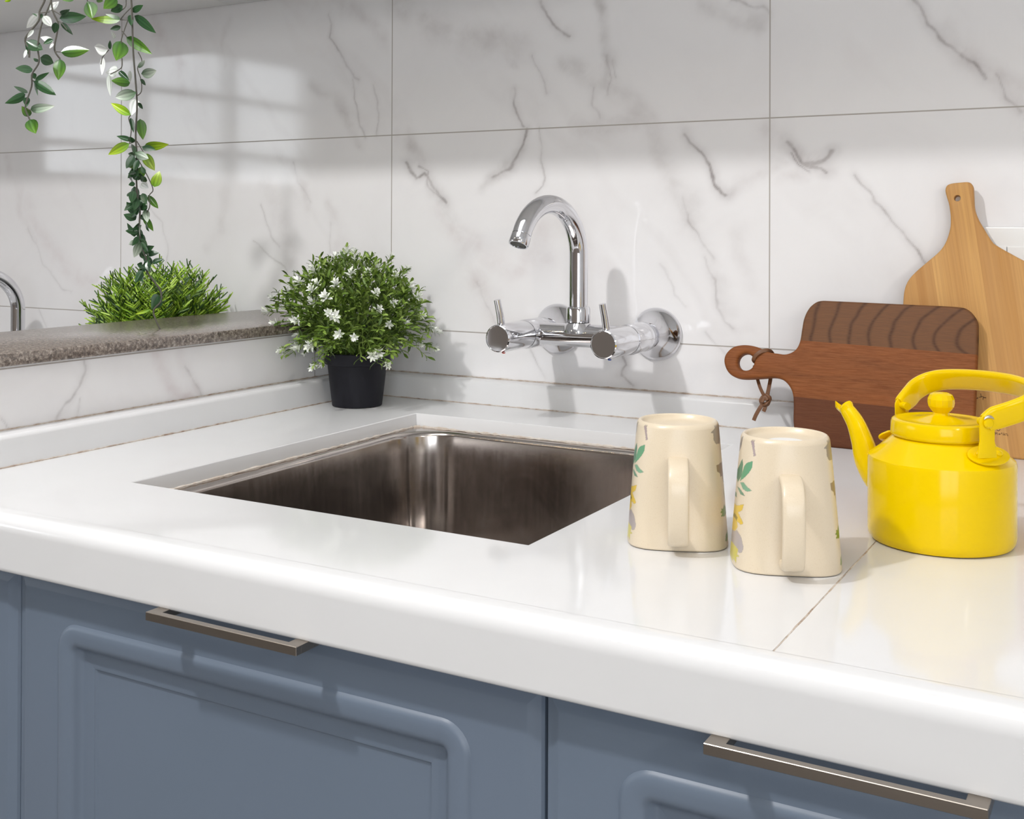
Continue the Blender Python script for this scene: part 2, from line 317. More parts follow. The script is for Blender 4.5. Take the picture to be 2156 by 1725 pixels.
VL=[[-0.1193,-0.5264,1.4099,-0.0962,-0.5052,1.4142,0.0135,'d'],[-0.1178,-0.5258,1.4151,-0.099,-0.5277,1.4191,0.0075,'d'],[-0.1258,-0.5192,1.407,-0.1157,-0.5091,1.3925,0.006,'d'],[-0.1109,-0.5385,1.4027,-0.1163,-0.5359,1.3901,0.0082,'d'],[-0.1301,-0.5322,1.4204,-0.1223,-0.525,1.4315,0.009,'w'],[-0.1357,-0.5419,1.4148,-0.1533,-0.5466,1.3968,0.0112,'w'],[-0.1313,-0.554,1.3931,-0.1368,-0.5587,1.3832,0.0042,'w'],[-0.1246,-0.5454,1.4103,-0.1197,-0.5367,1.3985,0.0097,'w'],[-0.1216,-0.5334,1.3804,-0.1331,-0.5429,1.3867,0.0075,'w'],[-0.11,-0.5427,1.3812,-0.1185,-0.55,1.3756,0.0057,'d'],[-0.1495,-0.55,1.3817,-0.1296,-0.5412,1.3695,0.0142,'d'],[-0.1682,-0.5359,1.3852,-0.1714,-0.5279,1.3652,0.0042,'d'],[-0.11,-0.5799,1.3642,-0.0995,-0.592,1.3503,0.0033,'w'],[-0.1185,-0.5358,1.3784,-0.1195,-0.5404,1.3718,0.003,'w'],[-0.1162,-0.5269,1.3689,-0.087,-0.5081,1.3716,0.0135,'g'],[-0.1434,-0.5056,1.3653,-0.1376,-0.5129,1.3387,0.0142,'g'],[-0.1293,-0.5458,1.3606,-0.1294,-0.526,1.3564,0.0127,'d'],[-0.1458,-0.5354,1.3578,-0.1558,-0.5347,1.3639,0.0048,'d'],[-0.1351,-0.5517,1.3461,-0.1419,-0.5715,1.3441,0.0112,'d'],[-0.1448,-0.544,1.3432,-0.143,-0.5419,1.3358,0.0063,'d'],[-0.1223,-0.5581,1.3312,-0.1034,-0.5539,1.3401,0.0055,'d'],[-0.1408,-0.5463,1.3329,-0.1101,-0.5378,1.3149,0.0112,'d'],[-0.1391,-0.5458,1.3321,-0.1365,-0.5433,1.315,0.003,'d'],[-0.1481,-0.5483,1.3189,-0.1594,-0.5597,1.3265,0.0052,'d'],[-0.1588,-0.5436,1.3184,-0.1869,-0.5511,1.3078,0.0112,'d'],[-0.1535,-0.5459,1.3141,-0.1476,-0.5504,1.3014,0.0075,'d'],[-0.1555,-0.539,1.2998,-0.1257,-0.5268,1.304,0.0108,'m'],[-0.1576,-0.5373,1.2925,-0.1591,-0.5486,1.3029,0.0097,'g'],[-0.1588,-0.5373,1.288,-0.152,-0.5335,1.2706,0.0147,'g'],[-0.0817,-0.5357,1.428,-0.0949,-0.5463,1.4281,0.006,'g'],[-0.166,-0.5589,1.4328,-0.1758,-0.5618,1.4302,0.0045,'l'],[-0.1291,-0.5576,1.4117,-0.1161,-0.5608,1.4055,0.0037,'d'],[-0.1355,-0.5385,1.4154,-0.1335,-0.5418,1.4086,0.0033,'d']]
SL=[[[-0.1301,-0.5394,1.4432],[-0.1299,-0.5392,1.4312],[-0.1353,-0.5422,1.4177],[-0.1366,-0.5429,1.4057],[-0.1503,-0.5506,1.3847],[-0.1464,-0.5483,1.3712],[-0.1463,-0.5482,1.3615]],[[-0.121,-0.5342,1.4433],[-0.123,-0.5352,1.4313],[-0.1282,-0.5381,1.4163],[-0.134,-0.5414,1.3983],[-0.1373,-0.5431,1.3743],[-0.1359,-0.5423,1.3563],[-0.1431,-0.5463,1.3413],[-0.1437,-0.5466,1.3263],[-0.1502,-0.5501,1.3023],[-0.1457,-0.5474,1.2866]],[[-0.1243,-0.536,1.4402],[-0.123,-0.5352,1.4283],[-0.121,-0.534,1.4163],[-0.1158,-0.531,1.4028],[-0.1171,-0.5317,1.3908],[-0.1197,-0.533,1.3713],[-0.1138,-0.5296,1.3601]],[[-0.123,-0.5352,1.4193],[-0.1197,-0.5333,1.4178],[-0.1132,-0.5296,1.4133]],[[-0.1353,-0.5422,1.4155],[-0.1249,-0.5363,1.417]],[[-0.1158,-0.531,1.4058],[-0.1119,-0.5288,1.4028],[-0.1067,-0.5257,1.3954]],[[-0.1197,-0.533,1.3691],[-0.1132,-0.5293,1.3684]],[[-0.1424,-0.5459,1.3338],[-0.1379,-0.5432,1.3293]],[[-0.1476,-0.5486,1.2993],[-0.1444,-0.5468,1.2981]]]
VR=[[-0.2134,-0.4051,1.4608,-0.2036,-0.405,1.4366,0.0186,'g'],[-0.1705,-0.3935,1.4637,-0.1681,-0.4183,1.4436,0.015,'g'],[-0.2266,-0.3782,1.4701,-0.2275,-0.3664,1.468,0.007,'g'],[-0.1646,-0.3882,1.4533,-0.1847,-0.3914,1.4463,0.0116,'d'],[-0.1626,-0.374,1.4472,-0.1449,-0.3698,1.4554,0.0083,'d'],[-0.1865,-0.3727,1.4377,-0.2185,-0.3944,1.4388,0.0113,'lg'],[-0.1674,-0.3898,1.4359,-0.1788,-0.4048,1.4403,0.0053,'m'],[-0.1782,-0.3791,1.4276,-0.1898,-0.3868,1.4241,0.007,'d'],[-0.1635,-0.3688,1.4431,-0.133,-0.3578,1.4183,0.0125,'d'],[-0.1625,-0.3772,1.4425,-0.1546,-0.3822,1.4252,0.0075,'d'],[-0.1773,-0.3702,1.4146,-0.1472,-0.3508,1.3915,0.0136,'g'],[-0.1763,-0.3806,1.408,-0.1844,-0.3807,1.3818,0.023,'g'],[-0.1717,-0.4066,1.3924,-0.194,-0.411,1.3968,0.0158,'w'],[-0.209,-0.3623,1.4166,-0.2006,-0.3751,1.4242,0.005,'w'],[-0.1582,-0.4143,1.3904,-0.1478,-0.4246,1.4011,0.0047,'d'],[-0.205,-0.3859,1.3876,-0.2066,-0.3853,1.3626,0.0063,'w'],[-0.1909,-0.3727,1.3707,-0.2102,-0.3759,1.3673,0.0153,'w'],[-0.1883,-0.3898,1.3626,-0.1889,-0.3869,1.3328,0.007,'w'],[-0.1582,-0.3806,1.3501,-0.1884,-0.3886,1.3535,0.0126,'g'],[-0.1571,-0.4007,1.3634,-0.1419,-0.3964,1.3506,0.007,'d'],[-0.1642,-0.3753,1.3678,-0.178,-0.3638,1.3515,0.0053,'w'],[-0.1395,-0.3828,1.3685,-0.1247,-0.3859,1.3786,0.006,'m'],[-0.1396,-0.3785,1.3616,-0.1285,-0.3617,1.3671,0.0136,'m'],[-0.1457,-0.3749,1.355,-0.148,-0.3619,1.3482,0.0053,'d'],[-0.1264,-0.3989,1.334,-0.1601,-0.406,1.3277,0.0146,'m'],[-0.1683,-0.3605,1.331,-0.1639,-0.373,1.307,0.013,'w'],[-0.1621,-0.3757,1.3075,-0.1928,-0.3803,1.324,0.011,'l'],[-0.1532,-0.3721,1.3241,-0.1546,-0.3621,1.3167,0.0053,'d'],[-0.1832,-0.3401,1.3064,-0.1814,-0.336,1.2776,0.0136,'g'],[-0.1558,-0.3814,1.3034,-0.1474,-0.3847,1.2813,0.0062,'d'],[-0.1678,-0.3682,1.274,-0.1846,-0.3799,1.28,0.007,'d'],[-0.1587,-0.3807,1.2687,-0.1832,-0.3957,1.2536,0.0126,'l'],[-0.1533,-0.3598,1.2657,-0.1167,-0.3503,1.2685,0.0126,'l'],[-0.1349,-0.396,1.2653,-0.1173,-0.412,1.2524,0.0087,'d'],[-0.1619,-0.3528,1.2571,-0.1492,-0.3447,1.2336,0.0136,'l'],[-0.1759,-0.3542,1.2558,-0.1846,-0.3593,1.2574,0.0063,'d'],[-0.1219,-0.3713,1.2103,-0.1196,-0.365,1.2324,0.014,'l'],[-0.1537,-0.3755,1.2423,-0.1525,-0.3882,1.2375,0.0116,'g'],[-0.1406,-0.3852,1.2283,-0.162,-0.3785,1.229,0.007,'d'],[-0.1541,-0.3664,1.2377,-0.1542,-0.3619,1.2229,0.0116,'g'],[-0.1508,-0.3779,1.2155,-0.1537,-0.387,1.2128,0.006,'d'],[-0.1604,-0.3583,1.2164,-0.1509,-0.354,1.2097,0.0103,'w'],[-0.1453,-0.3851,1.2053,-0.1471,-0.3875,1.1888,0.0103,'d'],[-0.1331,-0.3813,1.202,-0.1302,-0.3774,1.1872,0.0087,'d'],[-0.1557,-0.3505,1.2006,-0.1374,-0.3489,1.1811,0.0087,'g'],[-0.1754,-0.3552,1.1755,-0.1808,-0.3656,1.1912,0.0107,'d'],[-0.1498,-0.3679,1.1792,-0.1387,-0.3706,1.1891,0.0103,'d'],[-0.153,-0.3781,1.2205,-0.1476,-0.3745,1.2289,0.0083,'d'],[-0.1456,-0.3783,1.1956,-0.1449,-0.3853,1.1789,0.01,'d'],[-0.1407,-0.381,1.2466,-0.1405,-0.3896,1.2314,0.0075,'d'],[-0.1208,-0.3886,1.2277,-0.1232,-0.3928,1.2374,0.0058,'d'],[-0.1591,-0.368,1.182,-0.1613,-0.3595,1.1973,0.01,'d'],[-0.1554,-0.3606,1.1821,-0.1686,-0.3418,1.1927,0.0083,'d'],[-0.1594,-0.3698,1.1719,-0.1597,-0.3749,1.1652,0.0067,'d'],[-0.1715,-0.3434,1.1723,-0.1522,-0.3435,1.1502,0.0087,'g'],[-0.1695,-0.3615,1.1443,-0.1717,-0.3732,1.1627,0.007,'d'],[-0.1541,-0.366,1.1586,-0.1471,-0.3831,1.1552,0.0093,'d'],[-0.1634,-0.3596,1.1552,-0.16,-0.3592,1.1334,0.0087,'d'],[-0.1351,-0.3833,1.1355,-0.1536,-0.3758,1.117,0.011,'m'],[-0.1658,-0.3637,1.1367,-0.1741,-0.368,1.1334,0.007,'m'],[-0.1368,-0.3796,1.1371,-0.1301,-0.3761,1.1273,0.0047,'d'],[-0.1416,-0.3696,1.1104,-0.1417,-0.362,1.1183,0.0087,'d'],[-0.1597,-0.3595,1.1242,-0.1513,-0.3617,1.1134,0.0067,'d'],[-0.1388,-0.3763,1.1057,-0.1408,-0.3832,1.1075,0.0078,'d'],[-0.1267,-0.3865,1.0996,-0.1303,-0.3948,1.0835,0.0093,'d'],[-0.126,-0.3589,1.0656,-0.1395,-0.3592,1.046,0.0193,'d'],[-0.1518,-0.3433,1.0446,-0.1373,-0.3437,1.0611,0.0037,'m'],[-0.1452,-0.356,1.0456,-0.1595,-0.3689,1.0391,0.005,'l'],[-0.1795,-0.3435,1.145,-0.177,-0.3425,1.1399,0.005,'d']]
SR=[[[-0.16,-0.3787,1.4753],[-0.1593,-0.3782,1.462],[-0.1585,-0.3777,1.4454],[-0.1571,-0.3766,1.3954],[-0.1549,-0.3751,1.3622],[-0.1527,-0.3737,1.3289],[-0.1527,-0.3736,1.3123],[-0.1541,-0.3742,1.279],[-0.1526,-0.3733,1.2524],[-0.1534,-0.3735,1.2291],[-0.1519,-0.3725,1.1958],[-0.149,-0.3708,1.1808],[-0.1497,-0.371,1.1558],[-0.1475,-0.3697,1.1337],[-0.1417,-0.3663,1.1138],[-0.141,-0.3657,1.0976],[-0.1316,-0.3603,1.0827],[-0.1251,-0.3565,1.0719],[-0.1244,-0.356,1.0573],[-0.133,-0.3609,1.0453],[-0.1302,-0.3592,1.0311],[-0.1244,-0.3558,1.0175]],[[-0.1665,-0.3824,1.472],[-0.1657,-0.3819,1.4536],[-0.1751,-0.3872,1.4453]],[[-0.1592,-0.3781,1.452],[-0.1665,-0.3822,1.4437],[-0.1722,-0.3855,1.4353]],[[-0.1621,-0.3797,1.4387],[-0.1701,-0.3841,1.412],[-0.1708,-0.3845,1.4037]],[[-0.17,-0.3839,1.3837],[-0.17,-0.3839,1.3738],[-0.1729,-0.3855,1.3688],[-0.1837,-0.3917,1.3621]],[[-0.1513,-0.3732,1.3921],[-0.1469,-0.3707,1.3805],[-0.152,-0.3735,1.3705],[-0.1476,-0.371,1.3539],[-0.1476,-0.3709,1.3389],[-0.1527,-0.3737,1.3331]],[[-0.1613,-0.3783,1.269],[-0.1592,-0.3772,1.2889],[-0.1621,-0.3789,1.3022],[-0.1599,-0.3777,1.3072]],[[-0.1527,-0.3734,1.2723],[-0.144,-0.3683,1.2557]],[[-0.1519,-0.3728,1.249],[-0.1404,-0.3661,1.2258],[-0.1339,-0.3622,1.2075],[-0.1382,-0.3647,1.1992],[-0.1375,-0.3642,1.1858],[-0.1411,-0.3662,1.1758]],[[-0.1722,-0.3855,1.4353],[-0.1614,-0.3793,1.4354]],[[-0.1701,-0.3842,1.4204],[-0.1643,-0.3808,1.4121]],[[-0.1613,-0.3783,1.269],[-0.1541,-0.3742,1.2723]],[[-0.2105,-0.4076,1.4751],[-0.2105,-0.4075,1.4601]],[[-0.1852,-0.3927,1.3953],[-0.1924,-0.3968,1.3853],[-0.1946,-0.398,1.3753]],[[-0.1968,-0.3998,1.4752],[-0.1997,-0.4014,1.4635]],[[-0.1744,-0.3869,1.4719],[-0.1773,-0.3885,1.4619]],[[-0.1403,-0.3653,1.0976],[-0.1374,-0.3638,1.1126]]]
# ---------------------------------------------------------------- marble walls with their veins
def seg_dist(X, Z, pts, jit):
    d = np.full(X.shape, 9.0)
    for (x0, z0), (x1, z1) in zip(pts[:-1], pts[1:]):
        dx, dz = x1-x0, z1-z0; L = dx*dx+dz*dz+1e-12
        tt = np.clip(((X-x0)*dx+(Z-z0)*dz)/L, 0, 1)
        d = np.minimum(d, np.hypot(X-x0-tt*dx, Z-z0-tt*dz))
    return d
def fbm(X, Z, seed, f0):
    rng = np.random.default_rng(seed); o = np.zeros(X.shape)
    for k in range(5):
        f = f0*2**k
        for _ in range(3):
            a = rng.uniform(0, 2*PI); ph = rng.uniform(0, 2*PI)
            o += np.sin((X*math.cos(a)+Z*math.sin(a))*f+ph+1.7*np.sin((X*math.sin(a)-Z*math.cos(a))*f*.7+ph*2))/(2**k)/3
    return o
def marble_wall(name, axis, fixed, a0, a1, z0, z1, step, VT, VC, mt):
    na, nz = int((a1-a0)/step)+1, int((z1-z0)/step)+1
    A, Z = np.meshgrid(np.linspace(a0, a1, na), np.linspace(z0, z1, nz))
    co = np.zeros((nz*na, 3))
    co[:, axis] = A.ravel(); co[:, 1-axis] = fixed; co[:, 2] = Z.ravel()
    idx = np.arange(nz*na).reshape(nz, na)
    fa = np.stack([idx[:-1, :-1], idx[:-1, 1:], idx[1:, 1:], idx[1:, :-1]], -1).reshape(-1, 4)
    if axis == 1: fa = fa
    me = bpy.data.meshes.new(name); me.vertices.add(len(co)); me.vertices.foreach_set('co', co.ravel())
    me.loops.add(fa.size); me.loops.foreach_set('vertex_index', fa.ravel())
    me.polygons.add(len(fa)); me.polygons.foreach_set('loop_start', np.arange(len(fa))*4)
    me.update(calc_edges=True); me.validate()
    JA = A+.006*fbm(A, Z, 3, 40); JZ = Z+.006*fbm(A, Z, 4, 40)
    ve = np.zeros(A.shape)
    for s, wd, pts in VT:
        d = seg_dist(JA, JZ, pts, 0)
        ve = np.maximum(ve, s*np.exp(-(d/(wd*1.15))**2)*(.75+.35*fbm(A, Z, 7, 60))+s*.28*np.exp(-(d/(wd*5))**2))
    cl = np.zeros(A.shape); pk = np.zeros(A.shape); JA2 = A+.014*fbm(A, Z, 5, 22); JZ2 = Z+.014*fbm(A, Z, 6, 22)
    for s, wd, k, pts in VC:
        d = seg_dist(JA2, JZ2, pts, 0); g = s*1.05*np.exp(-(d/(wd*.62))**2)*np.clip(.78+.42*fbm(A, Z, 13, 70), .2, 1.3)
        cl = np.maximum(cl, g); pk = np.where(g >= cl-1e-9, np.where(g > 0, k, pk), pk)
    # extra faint veining elsewhere, following the same diagonal
    n = fbm(A*1.0+Z*.8, Z*.35-A*.2, 11, 9); cl = cl*.8; cl = np.maximum(cl, .20*np.clip(1-np.abs(n)*6, 0, 1)*np.clip(fbm(A, Z, 12, 6)+.3, 0, 1))
    a = me.attributes.new('vein', 'FLOAT', 'POINT'); a.data.foreach_set('value', np.clip(ve, 0, 1).ravel())
    a = me.attributes.new('cloud', 'FLOAT_COLOR', 'POINT')
    cc = np.stack([cl.ravel(), pk.ravel(), 0*pk.ravel(), np.ones(cl.size)], -1); a.data.foreach_set('color', cc.ravel())
    o = obj(name, me, mt); return o
ZC = .90
wb = marble_wall('wall_back', 0, 0.0, -1.02, 1.0, .915, 1.55, .0017, VT, VC, M['marble']); tag(wb, 'white marble tiled back wall with grey veins behind the sink', kind='structure')
# plain remainder of the back wall, same tiles
for nm, d in (('wall_back_upper', (-3, 3.2, 0, .1, 1.55, 2.6)), ('wall_back_lower', (-3, 3.2, 0, .1, 0, .915)), ('wall_back_right', (1.0, 3.2, 0, .1, .915, 1.55)), ('wall_back_left', (-3, -1.02, 0, .1, .915, 1.55))):
    tag(newbox(nm, d, M['marble']), kind='structure')
newb = newbox('wall_back_core', (-1.02, 1.0, .004, .1, .915, 1.55), M['wallpaint']); tag(newb, kind='structure')
# half-height partition on the left: tiled face towards the sink
wl = marble_wall('wall_left', 1, -.0532, -.735, 0, .86, 1.0045, .002, DT, DC, M['marble_side']); tag(wl, 'low marble tiled partition wall left of the sink under the granite ledge', kind='structure')
tag(newbox('wall_left_core', (-.262, -.0542, -.735, -.0005, 0, 1.0045), M['wallpaint']), kind='structure')
cap = newbox('granite_ledge', (-.272, -.040, -.755, -.0008, 1.005, 1.0195), M['granite'], bev=.002)
tag(cap, 'speckled brown grey granite ledge on top of the low tiled partition', 'ledge')
# ---------------------------------------------------------------- room
tag(newbox('floor', (-3.1, 3.3, -3.7, .1, -.1, 0), M['floor']), kind='structure')
tag(newbox('ceiling', (-3.1, 3.3, -3.7, .1, 2.6, 2.7), M['ceil']), kind='structure')
tag(newbox('wall_right', (3.2, 3.3, -3.7, .1, 0, 2.6), M['wallpaint']), kind='structure')
bm = bmesh.new(); FX0, FX1, FZ0, FZ1 = 1.33, 3.08, .70, 2.20
box(bm, -3.1, 3.3, -3.7, -3.6, 0, FZ0); box(bm, -3.1, 3.3, -3.7, -3.6, FZ1, 2.6); box(bm, -3.1, FX0, -3.7, -3.6, FZ0, FZ1); box(bm, FX1, 3.3, -3.7, -3.6, FZ0, FZ1)
tag(obj('wall_front', bm, M['brownwall']), kind='structure')
bm = bmesh.new()
for x in (FX0, 2.18, FX1-.04): box(bm, x, x+.04, -3.66, -3.58, FZ0, FZ1)
for z in (FZ0, FZ1-.04): box(bm, FX0, FX1, -3.66, -3.58, z, z+.04)
wf2 = obj('fill_window', bm, M['plastic']); tag(wf2, kind='structure')  # made-up window, added behind the camera for soft frontal light
WY0, WY1, WZ0, WZ1 = -3.45, -1.70, 1.36, 2.03
bm = bmesh.new()
box(bm, -3.1, -3.0, -3.6, 0, 0, WZ0); box(bm, -3.1, -3.0, -3.6, 0, WZ1, 2.6)
box(bm, -3.1, -3.0, -3.6, WY0, WZ0, WZ1); box(bm, -3.1, -3.0, WY1, 0, WZ0, WZ1)
tag(obj('wall_left_room', bm, M['wallpaint']), kind='structure')
bm = bmesh.new()
for y in (WY0, -2.86, -2.28, WY1-.03): box(bm, -3.05, -2.98, y, y+.035, WZ0, WZ1)
for z in (WZ0, 1.50, 1.78, WZ1-.03): box(bm, -3.05, -2.98, WY0, WY1, z, z+.03)
wf = obj('window_1', bm, M['plastic']); tag(wf, kind='structure')
#newbox('window_glass', (-3.03, -3.025, WY0, WY1, WZ0, WZ1), M['glass'], wf)
# ---------------------------------------------------------------- upper cabinets (only their undersides show)
for i, (x0, x1, lb) in enumerate(((-1.9, -.3315, 'off-white upper cabinet underside at the top left corner'), (-.3305, 1.9, 'off-white upper cabinet above the faucet, right of the joint'))):
    c = empty('upper_cabinet', ((x0+x1)/2, -.19, 1.5359), 0, lb, 'cabinet')
    w_ = (x1-x0)/2
    newbox('body', (-w_, w_, -.175, .188, 0, .70), M['plastic'], c, bev=.0008)
    for k in range(3):
        a = -w_+2*w_*k/3
        newbox('door', (a+.002, a+2*w_/3-.002, -.197, -.177, .002, .70), M['plastic'], c, bev=.002)
# ceiling lamps (outside the frame, where the light comes from)
for loc, sz, lb in (((KEY[0], KEY[1], 2.565), .11, 'round recessed ceiling lamp left'), ((1.5, -2.2, 2.565), .2, 'round recessed ceiling lamp right')):
    bm = bmesh.new(); lathe(bm, [(sz*.55, .03), (sz*.9, .03), (sz, .0), (sz*.92, -.004), (sz*.8, .0), (sz*.8, .02), (sz*.55, .02)], 32)
    tag(obj('ceiling_lamp', bm, M['plastic']), lb, 'lamp').location = loc
# ---------------------------------------------------------------- countertop
SX0, SX1, SY0, SY1 = .144, .5986, -.6497, -.1419
YT = -.7817; YF = -.8037; ZB = .850; XJ = .8404
def slab(name, x0, x1, hole, label):
    bm = bmesh.new(); zt, zb = ZC, ZC-.018; e = .0012
    xs = [x0, x1]; outer = [(x0, YT), (x1, YT), (x1, -.0005), (x0, -.0005)]
    if hole:
        inn = [(SX0, SY0), (SX1, SY0), (SX1, SY1), (SX0, SY1)]
        cx, cy = (SX0+SX1)/2, (SY0+SY1)/2
        rings = []
        for off, z in ((None, zt), (-e, zt), (-.0003, zt-.0003), (0, zt-e), (0, zb)):
            if off is None: rings.append([(x, y, z) for x, y in outer])
            else: rings.append([(x+(off if x < cx else -off), y+(off if y < cy else -off), z) for x, y in inn])
        rings.append([(x, y, zb) for x, y in outer])
        loft(bm, [[Vector(p) for p in r] for r in rings], loop=True)
    else: box(bm, x0, x1, YT, -.0005, zb, zt)
    o = obj(name, bm, M['quartz'], angle=60); return tag(o, label, 'countertop')
def front_edge(x0, x1, parent):
    bm = bmesh.new(); r = .0135; prof = [(YT+.0002, ZB), (YT+.0002, ZC), (YT, ZC), (YT-.003, ZC+.0001)]
    for k in range(1, 9):
        a = PI/2*k/8; prof.append((YF+r-r*math.sin(a), ZC-r+r*math.cos(a)))
    prof += [(YF, ZC-r-.001), (YF, ZC-r-.012), (YF, ZB+.004), (YF, ZB+.0015), (YF+.0015, ZB)]
    loft(bm, [[Vector((x, y, z)) for y, z in prof] for x in (x0, x1)], cap0=True, cap1=True)
    return obj('countertop_edge', bm, M['quartz'], parent, angle=50)
s1 = slab('countertop', -.0530, XJ-.0005, True, 'glossy white countertop slab with the sink cutout, left of the seam'); tag(front_edge(-.62, 1.9, None), 'rounded glossy white front edge strip running along the whole countertop', 'countertop edge')
s2 = slab('countertop', XJ+.0007, 1.9, False, 'glossy white countertop slab under the yellow kettle, right of the seam')
bm = bmesh.new()
P = [Vector((XJ+.0001+random.Random(i).uniform(-.0003, .0003), YT+(-.03-YT)*i/60, ZC-.0004)) for i in range(61)]
tube(bm, P, [.00045+.0005*random.Random(i+99).random() for i in range(61)], 6)
obj('seam', bm, M['seal'], s1)

# countertop continues in front of the partition's end
newbox('left_end', (-.62, -.0531, YT, -.7365, ZC-.018, ZC), M['quartz'], s1)
# upstands
def upstand(name, axis, lab):
    bm = bmesh.new(); th, h, r = .0288, .0342, .005
    prof = [(0, 0), (th, 0), (th, h-r)]
    for k in range(1, 6):
        a = PI/2*k/6; prof.append((th-r+r*math.cos(a), h-r+r*math.sin(a)))
    prof += [(th-r, h), (0, h)]
    if axis == 'x': loft(bm, [[Vector((x, -.0006-d, ZC+.0003+z)) for d, z in prof] for x in (-.0525, 1.9)], cap0=True, cap1=True)
    else: loft(bm, [[Vector((-.0525+d, y, ZC+.0003+z)) for d, z in prof] for y in (-.735, -.0298)], cap0=True, cap1=True)
    o = obj(name, bm, M['quartz'], angle=50); return tag(o, lab, 'upstand')
ub = upstand('back_upstand', 'x', 'low white upstand strip along the foot of the back wall'); ul = upstand('side_upstand', 'y', 'low white upstand strip along the foot of the left partition')
def bead(P, r, mt, parent, seed=0, name='sealant'):
    rr = random.Random(seed); bm = bmesh.new(); a, b = Vector(P[0]), Vector(P[1]); n = int((b-a).length/.006)
    tube(bm, [a.lerp(b, i/n)+Vector((0, 0, rr.uniform(-.0002, .0002))) for i in range(n+1)], [r*(.6+.8*rr.random()) for _ in range(n+1)], 6)
    return obj(name, bm, mt, parent)
bead([(-.02, -.0295, .9005), (1.3, -.0295, .9005)], .0008, M['seal'], ub, 1)
bead([(-.05, -.0012, .9350), (1.3, -.0012, .9350)], .0010, M['seal'], ub, 2)
bead([(-.0235, -.03, .9005), (-.0235, -.735, .9005)], .0009, M['seal'], ul, 3)
bead([(-.0520, -.03, .9348), (-.0520, -.735, .9348)], .0010, M['seal'], ul, 4)
# ---------------------------------------------------------------- sink
sk = empty('sink', ((SX0+SX1)/2, (SY0+SY1)/2, .70), 0, 'square stainless steel undermount sink bowl set in the white countertop', 'sink')
cx, cy = (SX0+SX1)/2, (SY0+SY1)/2; hw, hd = (SX1-SX0)/2, (SY1-SY0)/2
def sr(inset, r, z): return [Vector((x, y, z)) for x, y in rrect(-hw+inset, hw-inset, -hd+inset, hd-inset, r, 10)]
bm = bmesh.new()
rings = [sr(-.02, .004, .1815), sr(.002, .03, .1815), sr(.004, .055, .1808)]
for k in range(1, 7):
    a = PI/2*k/6; rings.append(sr(.004+.007*math.sin(a), .060, .1808-.007*(1-math.cos(a))))
rings += [sr(.013, .060, .15), sr(.017, .058, .08), sr(.021, .055, .035)]
for k in range(1, 8):
    a = PI/2*k/7; rings.append(sr(.021+.03*(1-math.cos(a)), .055-.015*k/7, .035-.03*math.sin(a)))
rings += [sr(.12, .03, .003), sr(.185, .012, .0)]
loft(bm, rings, cap1=True)
obj('bowl', bm, M['steel'], sk)
bm = bmesh.new(); lathe(bm, [(.001, .001), (.03, .001), (.034, .003), (.043, .004), (.045, .0015), (.045, -.002)], 40)
obj('drain', bm, M['steelrim'], sk)
bm = bmesh.new(); rr = random.Random(5)
L = [Vector((x, y, .1822)) for x, y in rrect(-hw+.0015, hw-.0015, -hd+.0015, hd-.0015, .012, 6)]; L.append(L[0])
PP = []
for a, b in zip(L[:-1], L[1:]):
    n = max(1, int((b-a).length/.006)); PP += [a.lerp(b, i/n) for i in range(n)]
tube(bm, PP+[PP[0]], [.0016*(.5+rr.random()) for _ in range(len(PP)+1)], 6)
obj('sealant', bm, M['seal2'], sk)
# ---------------------------------------------------------------- base cabinets
YD = -.784
def door(parent, x0, x1, z0, z1, hx=None):
    """local frame: x, z; front face at y=0, towards -y"""
    prof = [(0, -.018, 0), (0, -.006, 0), (.0015, -.0035, 0), (.007, -.0020, 0), (.010, -.0003, 0), (.0115, 0, 0)]
    m0 = .055
    mold = [(0, 0), (.0010, .0010), (.0024, .0024), (.0045, .0031), (.009, .0030), (.0140, .0026), (.0168, .0020), (.0190, .0006), (.0208, -.0018), (.0224, -.0044), (.0242, -.0060), (.0262, -.0066), (.031, -.0068), (.036, -.0069), (.0378, -.0072), (.0388, -.0086), (.0396, -.0090), (.042, -.0090)]
    bm = bmesh.new(); rings = []
    for ins, y, _ in prof: rings.append([Vector((x, -y if False else -y*1.0*-1 if False else -y, z)) for x, z in rrect(x0+ins, x1-ins, z0+ins, z1-ins, .0002, 8)])
    R0 = .024
    for ins, h in mold:
        r = max(.0003, R0*(1-ins/.026)); rings.append([Vector((x, -h, z)) for x, z in rrect(x0+m0+ins, x1-m0-ins, z0+m0-.02+ins, z1-.0345-ins, r, 8)])
    loft(bm, rings, cap0=True, cap1=True)
    o = obj('door', bm, M['blue'], parent, angle=28)
    if hx:
        h = bmesh.new(); a, b = hx; zt = z1+.0065; hh = .0068
        box(h, a, b, -.0335, -.0275, zt-hh, zt, .0004, 1)
        box(h, a, a+.012, -.028, .0015, zt-hh, zt-.0001, .0003, 1); box(h, b-.012, b, -.028, .0015, zt-hh, zt-.0001, .0003, 1)
        obj('handle', h, M['handlemetal'], o)
    return o
